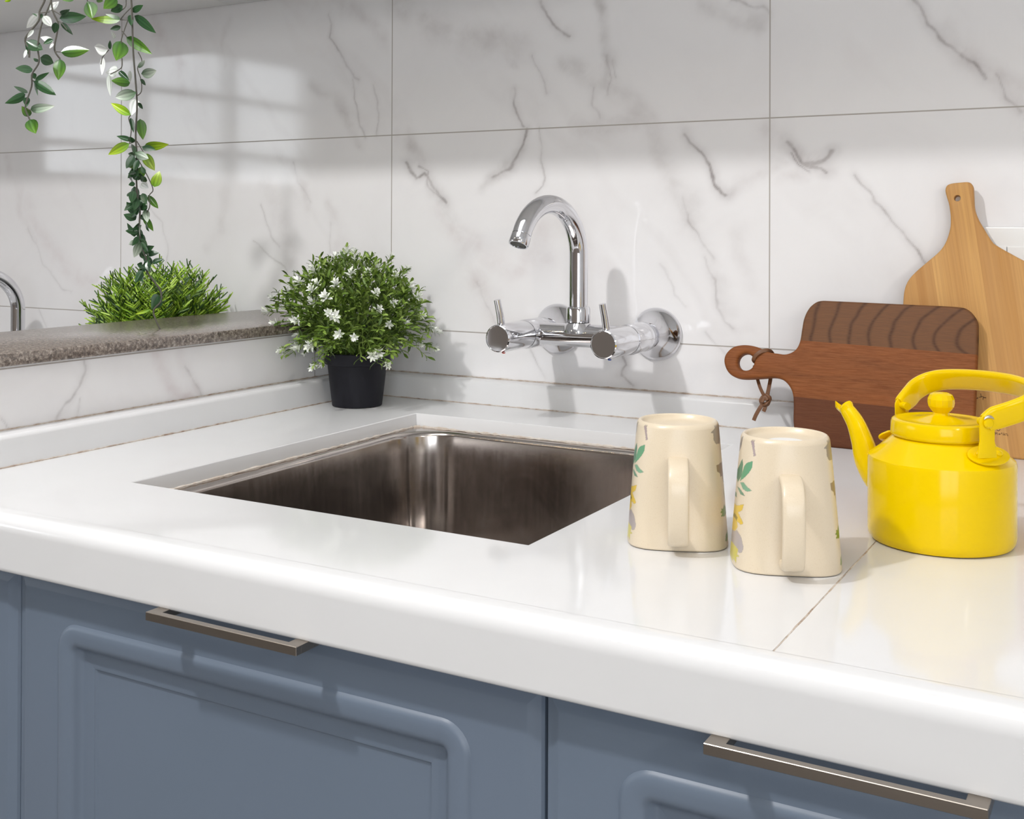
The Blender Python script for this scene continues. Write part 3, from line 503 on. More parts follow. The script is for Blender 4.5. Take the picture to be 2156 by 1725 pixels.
for x0, x1, hx, lb in ((-.392, .1438, None, 'blue base cabinet cut off at the far left edge of the picture'), (.1462, .6822, (.344, .498), 'blue panelled base cabinet under the sink with a dark bar handle'), (.6844, 1.2204, (.8089, .9666), 'blue panelled base cabinet at the lower right with a paler bar handle')):
    c = empty('base_cabinet', ((x0+x1)/2, YD, 0), 0, lb, 'cabinet', 'blue base cabinets in a row')
    w_ = (x1-x0)/2; mx = (x0+x1)/2
    b = bmesh.new(); yb = .046 if x0 < 0 else .73; zb_ = .69 if .1 < x0 < .2 else .848
    for d in ((-w_+.001, -w_+.017, .020, yb, .10, zb_), (w_-.017, w_-.001, .020, yb, .10, zb_), (-w_+.017, w_-.017, .020, yb, .10, .118), (-w_+.017, w_-.017, yb-.01, yb, .118, zb_), (-w_+.017, w_-.017, .020, .036, .80, .848)): box(b, *d)
    obj('body', b, M['dark'], c)
    door(c, -w_, w_, .105, .8445, (hx[0]-mx, hx[1]-mx) if hx else None)
    b = bmesh.new(); box(b, -w_, w_, .06, .075, 0, .10); obj('plinth', b, M['blue'], c)
# neighbouring lower counter behind the partition
tag(newbox('side_counter', (-1.9, -.274, -.62, -.0008, .73, .77), M['quartz'], bev=.004), 'lower white counter beyond the low partition, hidden behind the granite ledge', 'countertop')
cb = empty('side_cabinet', (-1.1, -.31, 0), 0, 'cabinet carrying the lower counter behind the partition', 'cabinet')
b = bmesh.new(); box(b, -.79, .82, -.29, .30, 0, .729); obj('body', b, M['plastic'], cb)
for k in range(3): newbox('door', (-.79+.536*k, -.79+.536*k+.532, -.31, -.291, .08, .725), M['blue'], cb, bev=.003)
# ---------------------------------------------------------------- faucet
def make_faucet(loc, label):
    t = empty('wall_faucet', loc, 0, label, 'faucet')      # origin at wall, midway between flanges, at their height
    ch = M['chrome']; X = .0755
    RX = Matrix.Rotation(R(90), 4, 'X')                    # +z -> -y
    for s in (-1, 1):
        mt = Matrix.Translation((s*X, 0, 0)) @ RX
        bm = bmesh.new(); lathe(bm, [(.030, .0005), (.0355, .0008), (.0360, .003), (.0350, .0055), (.0315, .0095), (.0265, .016), (.0215, .024), (.0185, .031), (.0172, .034), (.015, .0345)], 56, mt)
        obj('wall_flange', bm, ch, t)
        bm = bmesh.new(); lathe(bm, [(.0135, .030), (.0135, .046), (.0180, .047), (.0200, .050), (.0200, .066), (.0194, .067), (.0194, .0675), (.0200, .068), (.0200, .100), (.0190, .1025), (.0188, .104)], 48, mt)
        v = obj('valve', bm, ch, t)
        bm = bmesh.new(); lathe(bm, [(.0175, .1045), (.0186, .105), (.0190, .107), (.0186, .170), (.0178, .1745), (.0165, .1755), (.0160, .1750), (.001, .1750)], 48, mt)
        k = obj('knob', bm, ch, v)
        bm = bmesh.new(); tube(bm, [(s*X-.001, -.163, .0165), (s*X-.002, -.1655, .032), (s*X-.004, -.169, .050)], [.0050, .0047, .0045], 20)
        obj('lever', bm, ch, k)
        bm = bmesh.new(); lathe(bm, [(.001, 0), (.0024, 0), (.002, .0012), (.001, .0014)], 12, Matrix.Translation((s*X+.006, -.169, -.0182)) @ Matrix.Rotation(PI, 4, 'X'))
        obj('colour_dot', bm, M['red'] if s < 0 else M['bluedot'], k)
    bm = bmesh.new(); tube(bm, [(-X+.01, -.079, 0), (X-.01, -.079, 0)], .0155, 40)
    body = obj('body', bm, ch, t)
    bm = bmesh.new(); lathe(bm, [(.021, .004), (.0185, .0135), (.0150, .0175), (.0135, .0215), (.0135, .0225), (.0155, .0232), (.0160, .018), (.0160, .036), (.0150, .0385), (.0128, .039)], 44, Matrix.Translation((-.006, -.079, 0)))
    obj('collar', bm, ch, t)
    # goose neck
    Rr, ph, z0 = .0665, R(8), .108
    P = [Vector((-.006, -.079, z)) for z in (.036, .06, .085)]
    for k in range(0, 41):
        th = R(155)*k/40; h = Rr*(1-math.cos(th)); P.append(Vector((-.006-math.sin(ph)*h, -.079-math.cos(ph)*h, z0+Rr*math.sin(th))))
    d = (P[-1]-P[-2]).normalized(); P.append(P[-1]+d*.001)
    bm = bmesh.new(); tube(bm, P, .0125, 40); sp = obj('spout', bm, ch, t)
    e = P[-1]; q = Vector((0, 0, 1)).rotation_difference(d).to_matrix().to_4x4()
    bm = bmesh.new(); lathe(bm, [(.0118, -.001), (.0118, .0012), (.0127, .0016), (.0130, .003), (.0130, .013), (.0122, .0145), (.0105, .0145), (.0100, .0115)], 40, Matrix.Translation(e) @ q)
    ae = obj('aerator', bm, ch, sp)
    bm = bmesh.new(); lathe(bm, [(.0102, .0118), (.0102, .0126), (.001, .0130)], 32, Matrix.Translation(e) @ q); obj('screen', bm, M['rubber'], ae)
    return t
f1 = make_faucet((.369, -.0005, 1.0135), 'chrome wall mounted mixer faucet with curved spout above the sink')
f2 = copy_tree(f1); f2.location = (-.7725, -.0005, 1.0135-.117); f2['label'] = 'second chrome faucet cut off at the left edge behind the granite ledge'
# ---------------------------------------------------------------- mugs
polys = [
 ([(158,615),(170,560),(195,475),(215,450),(258,433),(252,490),(225,540),(190,580)], (.13,.33,.18)),
 ([(145,625),(140,540),(170,440),(182,415),(185,470),(172,560)], (.08,.22,.13)),
 ([(160,622),(185,620),(215,660),(248,685),(215,697),(180,680)], (.20,.38,.24)),
 ([(138,660),(160,680),(195,738),(160,725)], (.14,.28,.18)), ([(122,690),(135,720),(135,760),(124,745)], (.08,.2,.12)),
 ([(110,790),(130,830),(185,805),(170,860),(140,885),(178,970),(160,985),(130,960),(135,1010),(115,1050),(98,1060),(90,900)], (.72,.50,.07)),
 ([(118,900),(136,930),(128,960),(112,930)], (.30,.22,.04)),
 ([(85,1075),(130,1040),(160,1090),(175,1170),(165,1215),(140,1225),(120,1180),(80,1150)], (.42,.37,.36)),
 ([(75,1155),(105,1165),(135,1200),(125,1240),(145,1255),(120,1265),(118,1320),(100,1290),(92,1315),(70,1240)], (.62,.55,.12)),
 ([(248,262),(272,264),(275,330),(282,385),(265,392),(262,340)], (.36,.28,.28)), ([(182,225),(190,227),(178,300),(164,350),(166,300)], (.25,.22,.2)),
 ([(880,235),(905,205),(925,250),(928,330),(915,400),(880,405),(860,370),(858,310),(835,305),(865,270)], (.28,.24,.20)),
 ([(885,605),(935,575),(945,555),(965,590),(978,760),(950,760),(940,700),(925,710),(920,675),(895,660)], (.27,.20,.15)),
 ([(922,1028),(938,1015),(930,995),(948,1000),(960,960),(970,985),(980,962),(990,1000),(988,1040),(965,1070),(925,1065),(945,1045)], (.16,.27,.05)),
 ([(975,1240),(990,1215),(1000,1180),(1008,1240),(985,1300),(972,1290)], (.16,.27,.06)), ([(925,300),(940,420),(955,520),(962,560),(950,540),(935,440)], (.5,.38,.2)),
 ([(955,770),(962,860),(985,960),(978,960),(956,860)], (.3,.3,.12)), ([(985,1065),(995,1120),(1000,1180),(992,1180),(988,1120)], (.25,.3,.1))]
def inside(x, y, P):
    r = np.zeros(x.shape, bool); n = len(P)
    for i in range(n):
        (x0, y0), (x1, y1) = P[i-1], P[i]
        if y0 == y1: continue
        c = ((y0 > y) != (y1 > y)) & (x < (x1-x0)*(y-y0)/(y1-y0)+x0); r ^= c
    return r
H = .0985
def mug_r(th, z):
    """outer radius; th=0 at the handle"""
    k = 1-z/H; n = 2+1.5*k**.8; a = .0332+(.0412-.0332)*(k**.92)
    c, s = abs(math.cos(th)), abs(math.sin(th)); return a/((c**n+s**n)**(1/n))
def make_mug(loc, rz, label):
    t = empty('mug', loc, rz, label, 'mug', 'two upside-down cream mugs')
    n = 420; prof = [(1.0, .0, -.0035), (1.0, .0002, -.0012), (1.0, .0012, 0)]
    prof += [(1, .0012+(H-.0045)*k/170, 0) for k in range(1, 171)]
    zt = H
    bm = bmesh.new(); rings = []; meta = []
    def ring(z, off, zz=None):
        return [Vector(((mug_r(2*PI*j/n, z)+off)*math.sin(2*PI*j/n), -(mug_r(2*PI*j/n, z)+off)*math.cos(2*PI*j/n), z if zz is None else zz)) for j in range(n)]
    for z in (.03, .0008): rings.append(ring(z, -.0032)); meta.append(None)
    rings.append(ring(0, -.0020, 0)); meta.append(None); rings.append(ring(.0004, -.0005)); meta.append(None)
    for _, z, o in prof[2:]: rings.append(ring(z, o)); meta.append(z)
    for off, z in ((-.0004, H-.0015), (-.0013, H-.0004), (-.0022, H), (-.0032, H-.0004), (-.0040, H-.0015), (-.0048, H-.0034), (-.0065, H-.0045), (-.012, H-.0050), (-.022, H-.0052), (-.0325, H-.0052)):
        rings.append(ring(H, off, z)); meta.append(None)
    loft(bm, rings, cap1=True)
    me = bpy.data.meshes.new('body'); bmesh.ops.recalc_face_normals(bm, faces=bm.faces); bm.to_mesh(me); bm.free()
    N = len(me.vertices); col = np.zeros((N, 4)); TH = np.tile(2*PI*np.arange(n)/n, len(rings)); Z = np.repeat([m_ if m_ is not None else -1 for m_ in meta], n)
    TH = TH[:N]; Z = Z[:N]; a = TH+R(.7); sn = np.sin(a)
    k = np.clip(Z/H, 0, 1); half = 461+(363-461)*k
    # flattened sides read wider at the corners: use the true radius
    rad = np.array([mug_r(th, max(z, 0)) for th, z in zip(TH, Z)]); hw_ = (.0412+(.0332-.0412)*k)
    x = 545+half*sn*np.minimum(rad/hw_, 1.15); y = 1400-85*(1-np.cos(a))-Z*11574
    for P, c in polys:
        msk = inside(x, y, P) & (Z > 0); col[msk] = (*c, 1)
    at = me.attributes.new('paint', 'FLOAT_COLOR', 'POINT'); at.data.foreach_set('color', col.ravel())
    obj('body', me, M['ceramic'], t)
    bm = bmesh.new(); r1 = mug_r(0, .072)-.001; r0 = mug_r(0, .010)-.001
    P = crom([(0, -r1+.003, .0705), (0, -r1-.010, .0705), (0, -r1-.0215, .067), (0, -r1-.0285, .055), (0, -r0-.0235, .030), (0, -r0-.018, .0135), (0, -r0-.008, .0095), (0, -r0+.004, .0095)], 8)
    tube(bm, P, 1, 20, flat=(.0082, .0034), nrm=(1, 0, 0)); obj('handle', bm, M['cream'], t, angle=60)
    return t
make_mug((.696, -.570, ZC+.0003), R(22), 'upside-down cream mug beside the sink, the farther left one of the two')
g2 = make_mug((.792, -.590, ZC+.0003), R(22), 'upside-down cream mug nearer the yellow kettle, right one of the two')
bm = bmesh.new(); lathe(bm, [(.001, 0), (.013, 0), (.0132, .0002), (.001, .0003)], 24, Matrix.Translation((.0, -.004, H-.0051))); obj('base_sticker', bm, M['plastic'], g2)
# ---------------------------------------------------------------- kettle
K = Vector((.886, -.464, ZC+.0003)); en = M['enamel']
kt = empty('kettle', K, 0, 'small glossy yellow enamel kettle with a hinged handle on the right of the counter', 'kettle')
bm = bmesh.new(); lathe(bm, [(.001, .0015), (.050, .0015), (.053, 0), (.0555, .0008), (.0575, .004), (.058, .008), (.058, .0655), (.0572, .0685), (.0552, .0700), (.050, .0742), (.044, .0795), (.0385, .0845), (.037, .086), (.037, .089), (.035, .089), (.03, .086)], 96)
obj('body', bm, en, kt)
lid = bmesh.new(); lathe(lid, [(.0365, .0860), (.0392, .0862), (.0397, .0870), (.0400, .0885), (.0396, .0965), (.0388, .0988), (.0372, .0998), (.0345, .0998), (.0325, .0992), (.026, .0994), (.017, .1005), (.0105, .1022), (.006, .1035), (.001, .104)], 80)
ld = obj('lid', lid, en, kt)
bm = bmesh.new(); lathe(bm, [(.0085, .1018), (.0068, .1035), (.0062, .1052), (.0082, .1075), (.0102, .1105), (.0108, .1135), (.0106, .1165), (.0090, .1200), (.0060, .1215), (.001, .1220)], 14); obj('knob', bm, en, ld, angle=18)
s_ = R(32); r_ = Vector((.987, .158, 0)); v_ = Vector((-.158, .987, 0)); sd = -r_*math.cos(s_)+v_*math.sin(s_)
bm = bmesh.new()
P = crom([sd*.050+Vector((0, 0, .036)), sd*.062+Vector((0, 0, .044)), sd*.0715+Vector((0, 0, .056)), sd*.0765+Vector((0, 0, .070)), sd*.0835+Vector((0, 0, .085)), sd*.092+Vector((0, 0, .0955))], 8)
rad = [.0165-.0098*min(1, i/(len(P)-1))**.8 for i in range(len(P))]
T_, N_ = frames(P); rings = []; side = sd.cross(Vector((0, 0, 1))).normalized()
for p, t_, rd in zip(P, T_, rad):
    b_ = t_.cross(side).normalized(); rings.append([p+(side*math.cos(2*PI*j/28)*.85+b_*math.sin(2*PI*j/28))*rd for j in range(28)])
# flared pouring lip: the outer side reaches forward, the rear is cut low
e = P[-1]
def liprow(f, up, sc):
    return [e+sd*f*(.5-.5*math.sin(2*PI*j/28)*-1*-1 if False else .5)+side*math.cos(2*PI*j/28)*.0066*sc+Vector((0, 0, up))+(T_[-1].cross(side)).normalized()*math.sin(2*PI*j/28)*.0072*sc for j in range(28)]
rings.append(liprow(.003, .0030, .95)); rings.append(liprow(.004, .0052, .72)); rings.append(liprow(.004, .0062, .36))
loft(bm, rings, cap0=True, cap1=True)
obj('spout', bm, en, kt)
bm = bmesh.new(); lp = e+sd*.0045
loft(bm, [[lp+side*x+sd*y+Vector((0, 0, z)) for x, y, z in ((-.0058*q, -.004, -.005), (0, -.004, -.008), (.0058*q, -.004, -.005), (.0050*q, -.003, -.001), (0, -.002, -.0035), (-.0050*q, -.003, -.001))] if False else
 [lp+side*(x*q)+sd*(y+dy)+Vector((0, 0, z+dz)) for x, y, z in ((-.0058, 0, 0), (0, 0, -.0045), (.0058, 0, 0), (.0050, 0, .0012), (0, 0, -.0028), (-.0050, 0, .0012))] for q, dy, dz in ((1, -.004, -.002), (.75, .002, .0005), (.35, .0065, .0035), (.05, .0085, .0055))], cap0=True, cap1=True)
obj('pouring_lip', bm, en, kt)
Lp = Vector((.850, -.43, 1.004))-K; Rp = Vector((.924, -.50, 1.006))-K
ax = (Rp-Lp).normalized(); dd = Vector((.687, .726, 0)); tau = R(27); bb = dd*math.cos(tau)+Vector((0, 0, 1))*math.sin(tau); nn = ax.cross(bb)
def lug(pv, out, nm, tside=1):
    """strap: foot plate on the shoulder, upright with round head; out = outward horizontal direction"""
    o = Vector((out.x, out.y, 0)).normalized(); tn = Vector((-o.y, o.x, 0))
    bm = bmesh.new(); c = pv+o*.0035
    # upright
    L2 = [Vector(q) for q in ((-.0080, -.0275), (-.0078, -.023), (-.0062, -.014), (-.0064, -.004), (-.0066, 0))]
    head = [Vector((.0066*math.cos(a), .0066*math.sin(a))) for a in [PI-PI*i/12 for i in range(13)]]
    out2 = L2+head+[Vector((-q.x, q.y)) for q in L2[::-1]]
    cl = []
    for q in out2:
        if not cl or (q-cl[-1]).length > 1e-4: cl.append(q)
    b2 = bmesh.new(); plate(b2, cl, [], .0016, .0004, seg=2)
    MM = Matrix((tn, Vector((0, 0, 1)), -o)).transposed().to_4x4(); MM.translation = c+o*.0008
    b2.transform(MM); me = bpy.data.meshes.new('t'); b2.to_mesh(me); b2.free(); bm.from_mesh(me)
    # foot plate lying on the cone
    sl = math.atan2(.0145, .0167); dn = (o*math.cos(sl)-Vector((0, 0, 1))*math.sin(sl)); nr = (o*math.sin(sl)+Vector((0, 0, 1))*math.cos(sl))
    f0 = c*1.0; kk_ = .0450/math.hypot(c.x, c.y); f0.x *= kk_; f0.y *= kk_; pl = [Vector((.0178*math.cos(2*PI*i/40)+.0075*tside, .0098*math.sin(2*PI*i/40)-.001)) for i in range(40)]
    rr_ = math.hypot(f0.x, f0.y); zsh = .0845-(rr_-.0385)*.868; f0.z = zsh+.0022
    b2 = bmesh.new(); plate(b2, pl, [], .0018, .0005, seg=2); MM = Matrix((tn, -dn, -nr)).transposed().to_4x4(); MM.translation = f0+dn*.003+nr*.0008
    b2.transform(MM); me = bpy.data.meshes.new('t'); b2.to_mesh(me); b2.free(); bm.from_mesh(me)
    lg = obj('lug', bm, en, kt)
    for sx in (-1, 1):
        bm = bmesh.new(); q = Vector((0, 0, 1)).rotation_difference(nr).to_matrix().to_4x4()
        lathe(bm, [(.0031, -.0015), (.0030, .0006), (.0020, .0015), (.0005, .0018)], 16, Matrix.Translation(f0+dn*.0035+nr*.0022+tn*(sx*.0082+.0075*tside)) @ q); obj('rivet', bm, en, lg)
    bm = bmesh.new(); q = Vector((0, 0, 1)).rotation_difference(o).to_matrix().to_4x4()
    lathe(bm, [(.0032, -.010), (.0032, .0005), (.0040, .0008), (.0041, .0018), (.0030, .0028), (.0005, .0031)], 24, Matrix.Translation(c+o*.0008) @ q); obj('pivot_pin', bm, en, lg)
    return lg
lg = lug(Rp, Vector((.10, -.12, 0)), 'r'); lug(Lp, Vector((-.9, 1, 0)), 'l')
bm = bmesh.new(); o_ = Vector((.10, -.12, 0)).normalized(); q = Vector((0, 0, 1)).rotation_difference(o_).to_matrix().to_4x4()
P = [Rp+o_*.0062+Vector((0, 0, 0))+(Vector((-o_.y, o_.x, 0))*math.cos(a)+Vector((0, 0, 1))*math.sin(a))*.0052 for a in [R(35)+R(110)*i/12 for i in range(13)]]
tube(bm, P, [.0002+.0011*math.sin(PI*i/12) for i in range(13)], 8); obj('enamel_chip', bm, M['chip'], lg)
W_ = (Rp-Lp).length
pa = [(-.004, -.001), (-.005, .003), (-.009, .014), (-.014, .025), (-.013, .036), (-.004, .0445), (.012, .0495), (.035, .053), (.060, .0545), (.084, .0535), (.104, .049), (.1165, .040), (.119, .030), (.114, .019), (.1065, .0085), (.1045, .003), (.104, -.001)]
P = crom([Lp+ax*a+bb*b for a, b in pa], 7)
wd = []
for i in range(len(P)):
    f = i/(len(P)-1); e_ = min(f, 1-f); wd.append(.72+.28*min(1, e_/.12))
bm = bmesh.new(); T_, N_ = frames(P); rings = []
for p, t_, s in zip(P, T_, wd):
    a_ = nn-t_*nn.dot(t_); a_.normalize(); b_ = t_.cross(a_); ring = []
    for j in range(24):
        th = 2*PI*j/24; c, s2 = math.cos(th), math.sin(th); ee = .55
        ring.append(p+a_*(abs(c)**ee*(1 if c > 0 else -1)*.0094*s)+b_*(abs(s2)**ee*(1 if s2 > 0 else -1)*.0036))
    rings.append(ring)
loft(bm, rings, cap0=True, cap1=True); bail = obj('handle', bm, en, kt, angle=50)
# ---------------------------------------------------------------- cutting boards
def board_matrix(Y0, slope, x=0):
    v = Vector((0, slope[0], slope[1])).normalized(); u = Vector((1, 0, 0)); n_ = u.cross(v)   # points to -y (front)
    mm = Matrix((u, v, -n_)).transposed().to_4x4(); mm.translation = Vector((x, Y0, ZC+.0004)); return mm
mm = board_matrix(-.103, (.040, .150))
# normals: local +z = into the board (away from camera)
dk = [(.664,.006),(.672,.0012),(.70,0),(.84,0),(.853,.003),(.8605,.012),(.8612,.04),(.8615,.10),(.8612,.146),(.8592,.160),(.8505,.1705),(.838,.1738),(.80,.1745),(.75,.1752),(.70,.1758),(.6809,.1755),(.6720,.1710),(.6659,.1633),(.6619,.152),(.6605,.140),(.6589,.1236),(.6538,.113),(.6435,.1075),(.632,.1078),(.6212,.1091),(.606,.1145),(.5908,.1161),(.5764,.1129),(.5674,.1039),(.5657,.0935),(.5709,.082),(.5802,.0754),(.5932,.0737),(.6139,.076),(.6323,.0781),(.645,.0737),(.6541,.0621),(.657,.0463),(.6585,.0245)]
ol = [Vector((p.x, p.y)) for p in crom([(x, y, 0) for x, y in dk], 5, closed=True)]
hole = [Vector((.5935+.0105*math.cos(2*PI*i/32), .0948+.0105*math.sin(2*PI*i/32))) for i in range(32)]
db = empty('cutting_board', mm.translation, 0, 'dark acacia paddle cutting board lying sideways with a leather strap, in front', 'cutting board'); 
bm = bmesh.new(); plate(bm, ol, [hole], .0150, .0035, .0045, 5); bo = obj('board', bm, M['acacia'], db, angle=45); db.matrix_world = mm
# leather strap: local coords (u, v, depth)
def strap(pts, wd, nm, parent, nrm=(0, 0, 1), th=.0009):
    bm = bmesh.new(); P = crom(pts, 8); tube(bm, P, 1, 12, flat=(th, wd), nrm=nrm); return obj(nm, bm, M['leather'], parent, angle=50)
st = strap([(.6045, .096, .011), (.6035, .0975, .001), (.6065, .103, -.0016), (.613, .1085, -.0012), (.6205, .1110, .0035), (.6225, .1085, .0165), (.622, .097, .0180), (.6215, .078, .0180), (.622, .060, .0100), (.6222, .0535, .0060)], .0024, 'strap', db)
strap([(.6015, .092, .013), (.601, .088, .0168), (.604, .080, .0175), (.611, .066, .0120), (.6185, .0555, .0060)], .0021, 'strand', st)
strap([(.6195, .047, .0050), (.6155, .040, .0045), (.611, .031, .005), (.6085, .0240, .0055)], .0024, 'strap_end', st)
strap([(.6225, .047, .0050), (.6215, .040, .0045), (.6200, .0360, .005)], .0024, 'strap_end', st)
bm = bmesh.new()
P = [Vector((.6212+.0048*math.cos(a)*(1+.2*math.sin(2*a)), .0500+.0058*math.sin(a), .0052+.0030*math.sin(1.5*a))) for a in [4*PI*i/60 for i in range(61)]]
tube(bm, P, 1, 10, flat=(.0012, .0021)); 
P = [Vector((.6180+.0065*i/10, .0465+.0050*math.sin(PI*i/10)+.003*i/10, .0015)) for i in range(11)]
tube(bm, P, 1, 10, flat=(.0011, .0022), nrm=(0, 0, 1)); obj('knot', bm, M['leather'], st, angle=60)
ml = board_matrix(-.066, (.046, .31))
lt = [(.776,.004),(.790,.0),(.84,0),(.90,0),(.975,0),(.985,.004),(.9845,.03),(.975,.09),(.966,.15),(.9625,.172),(.957,.190),(.946,.204),(.930,.2135),(.9064,.224),(.8916,.2323),(.8791,.2398),(.872,.2456),(.8627,.261),(.8562,.2728),(.8523,.2845),(.8510,.2983),(.8502,.3095),(.8480,.3145),(.8440,.3166),(.8361,.3163),(.8265,.3153),(.8208,.3128),(.8190,.3070),(.8209,.2986),(.8238,.2887),(.8257,.2747),(.8254,.2609),(.8212,.2451),(.8140,.2334),(.8014,.2213),(.7886,.2091),(.7804,.1990),(.7759,.1872),(.7746,.1689),(.7742,.12),(.7745,.05)]
ol = [Vector((p.x, p.y)) for p in crom([(x, y, 0) for x, y in lt], 5, closed=True)]
hole = [Vector((.8329+.0036*math.cos(2*PI*i/24), .2971+.0036*math.sin(2*PI*i/24))) for i in range(24)]
lb = empty('cutting_board', ml.translation, 0, 'tall pale bamboo cutting board with a bottle neck handle leaning on the wall', 'cutting board'); lb.matrix_world = ml
bm = bmesh.new(); plate(bm, ol, [hole], .0110, .0028, .0008, 5); obj('board', bm, M['bamboo'], lb, angle=45)
def text(s, u, v, size, rot, parent, name='logo'):
    cu = bpy.data.curves.new('t', 'FONT'); cu.body = s; cu.size = size; cu.align_x = 'CENTER'; cu.align_y = 'CENTER'; cu.extrude = .00005; cu.offset = .0001
    o = bpy.data.objects.new('t', cu); C.objects.link(o)
    dg = bpy.context.evaluated_depsgraph_get(); me = bpy.data.meshes.new_from_object(o.evaluated_get(dg)); bpy.data.objects.remove(o)
    for vt in me.vertices:
        c, s_ = math.cos(rot), math.sin(rot); x, y = vt.co.x, vt.co.y; vt.co = Vector((u+x*c-y*s_, v+x*s_+y*c, -.00006-vt.co.z))
    me.flip_normals(); r = obj(name, me, M['ink'], parent, smooth=False); return r
lc = Vector((.8665, .0450))
ring_txt = [('T', -66), ('I', -54), ('O', -40)]
bmx = None
for ch, a in ring_txt:
    text(ch, lc.x+.0215*math.cos(R(a)), lc.y+.0215*math.sin(R(a)), .0052, R(a)+PI/2, lb, 'logo_letter')
# the rest of the burnt stamp is too small to read in the photograph: short strokes
def strokes(name, P, seed):
    q = random.Random(seed); bm = bmesh.new()
    for u, v, a, h in P:
        for k in range(3):
            du, dv = q.uniform(-.4, .4)*h, q.uniform(-.4, .4)*h; c, s_ = math.cos(a), math.sin(a)
            e = ((h*.32, h*.07), (h*.07, h*.38))[k % 2]
            pts = [(du+x*e[0], dv+y*e[1]) for x, y in ((-1, -1), (1, -1), (1, 1), (-1, 1))]
            vs = [[bm.verts.new((u+x*c-y*s_, v+x*s_+y*c, z)) for x, y in pts] for z in (-.00012, .0001)]
            bm.faces.new(vs[0]); bm.faces.new(vs[1][::-1])
            for m_ in range(4): bm.faces.new((vs[0][m_], vs[1][m_], vs[1][(m_+1) % 4], vs[0][(m_+1) % 4]))
    return obj(name, bm, M['ink'], lb, smooth=False)
strokes('logo_arc', [(lc.x+.0215*math.cos(R(a)), lc.y+.0215*math.sin(R(a)), R(a)-PI/2, .0048) for a in (126, 112, 99, 86)], 2)
strokes('logo_line', [(.8735+.00155*i, .0262, 0, .0024) for i in range(13)], 3)
# white electric plate low on the wall behind the bamboo board
sw = empty('socket_plate', (.98, -.0006, 1.085), 0, 'white plastic wall plate peeping out behind the bamboo board', 'wall plate')
newbox('frame', (-.125, .135, -.010, 0, -.07, .0755), M['plastic'], sw, bev=.002)
newbox('rocker', (-.107, -.0945, -.0125, -.0100, -.06, .0525), M['plastic'], sw, bev=.0006)
for k in range(3): newbox('rocker', (-.0935+.07*k, -.0935+.07*k+.069, -.0125, -.0100, -.06, .0525), M['plastic'], sw, bev=.0006)
# ---------------------------------------------------------------- plants
def leaf_into(V, Fc, Cl, b, t, w, nrm, cb, ct, fold=.25, curl=.12, n=7, m=2, stripe=0):
    """leaf blade from b to t; rows along, 2m+1 across"""
    b, t = Vector(b), Vector(t); ax = t-b; L = ax.length; ax.normalize(); nrm = (nrm-ax*nrm.dot(ax)).normalized(); sd = ax.cross(nrm)
    i0 = len(V)
    for i in range(n+1):
        s = i/n; wd = w/2*(math.sin(PI*min(1, s**.72))**.85 if 0 < s < 1 else 0)*(1.0 if s < .85 else 1-.25*(s-.85)/.15)
        c = b+ax*L*s+nrm*(-curl*L*(s*s)+curl*L*.3*s)
        for k in range(-m, m+1):
            f = k/m; p = c+sd*f*wd+nrm*(abs(f)*wd*fold*2)
            V.append(p); mixc = [cb[q]*(1-s)+ct[q]*s for q in range(3)]; g = 1.45 if k == 0 else (1.3 if (m > 2 and abs(k) == 2) else .85)
            Cl.append([min(1, x*g) for x in mixc]+[1])
    W = 2*m+1
    for i in range(n):
        for k in range(2*m): a = i0+i*W+k; Fc.append((a, a+1, a+W+1, a+W))
def mesh_from(name, V, Fc, Cl, mt, parent, attr='tint'):
    me = bpy.data.meshes.new(name); me.from_pydata([tuple(v) for v in V], [], Fc); 
    a = me.attributes.new(attr, 'FLOAT_COLOR', 'POINT'); a.data.foreach_set('color', np.array(Cl, dtype=float).ravel())
    return obj(name, me, mt, parent, angle=80)
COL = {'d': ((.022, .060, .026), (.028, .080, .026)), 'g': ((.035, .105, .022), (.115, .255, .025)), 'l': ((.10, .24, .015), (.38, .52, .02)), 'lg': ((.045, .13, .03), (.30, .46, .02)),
       'w': ((.66, .72, .66), (.80, .84, .80)), 'm': ((.05, .12, .05), (.62, .70, .60))}  # pale tints of 'w' and 'm' paint white glare onto the leaves
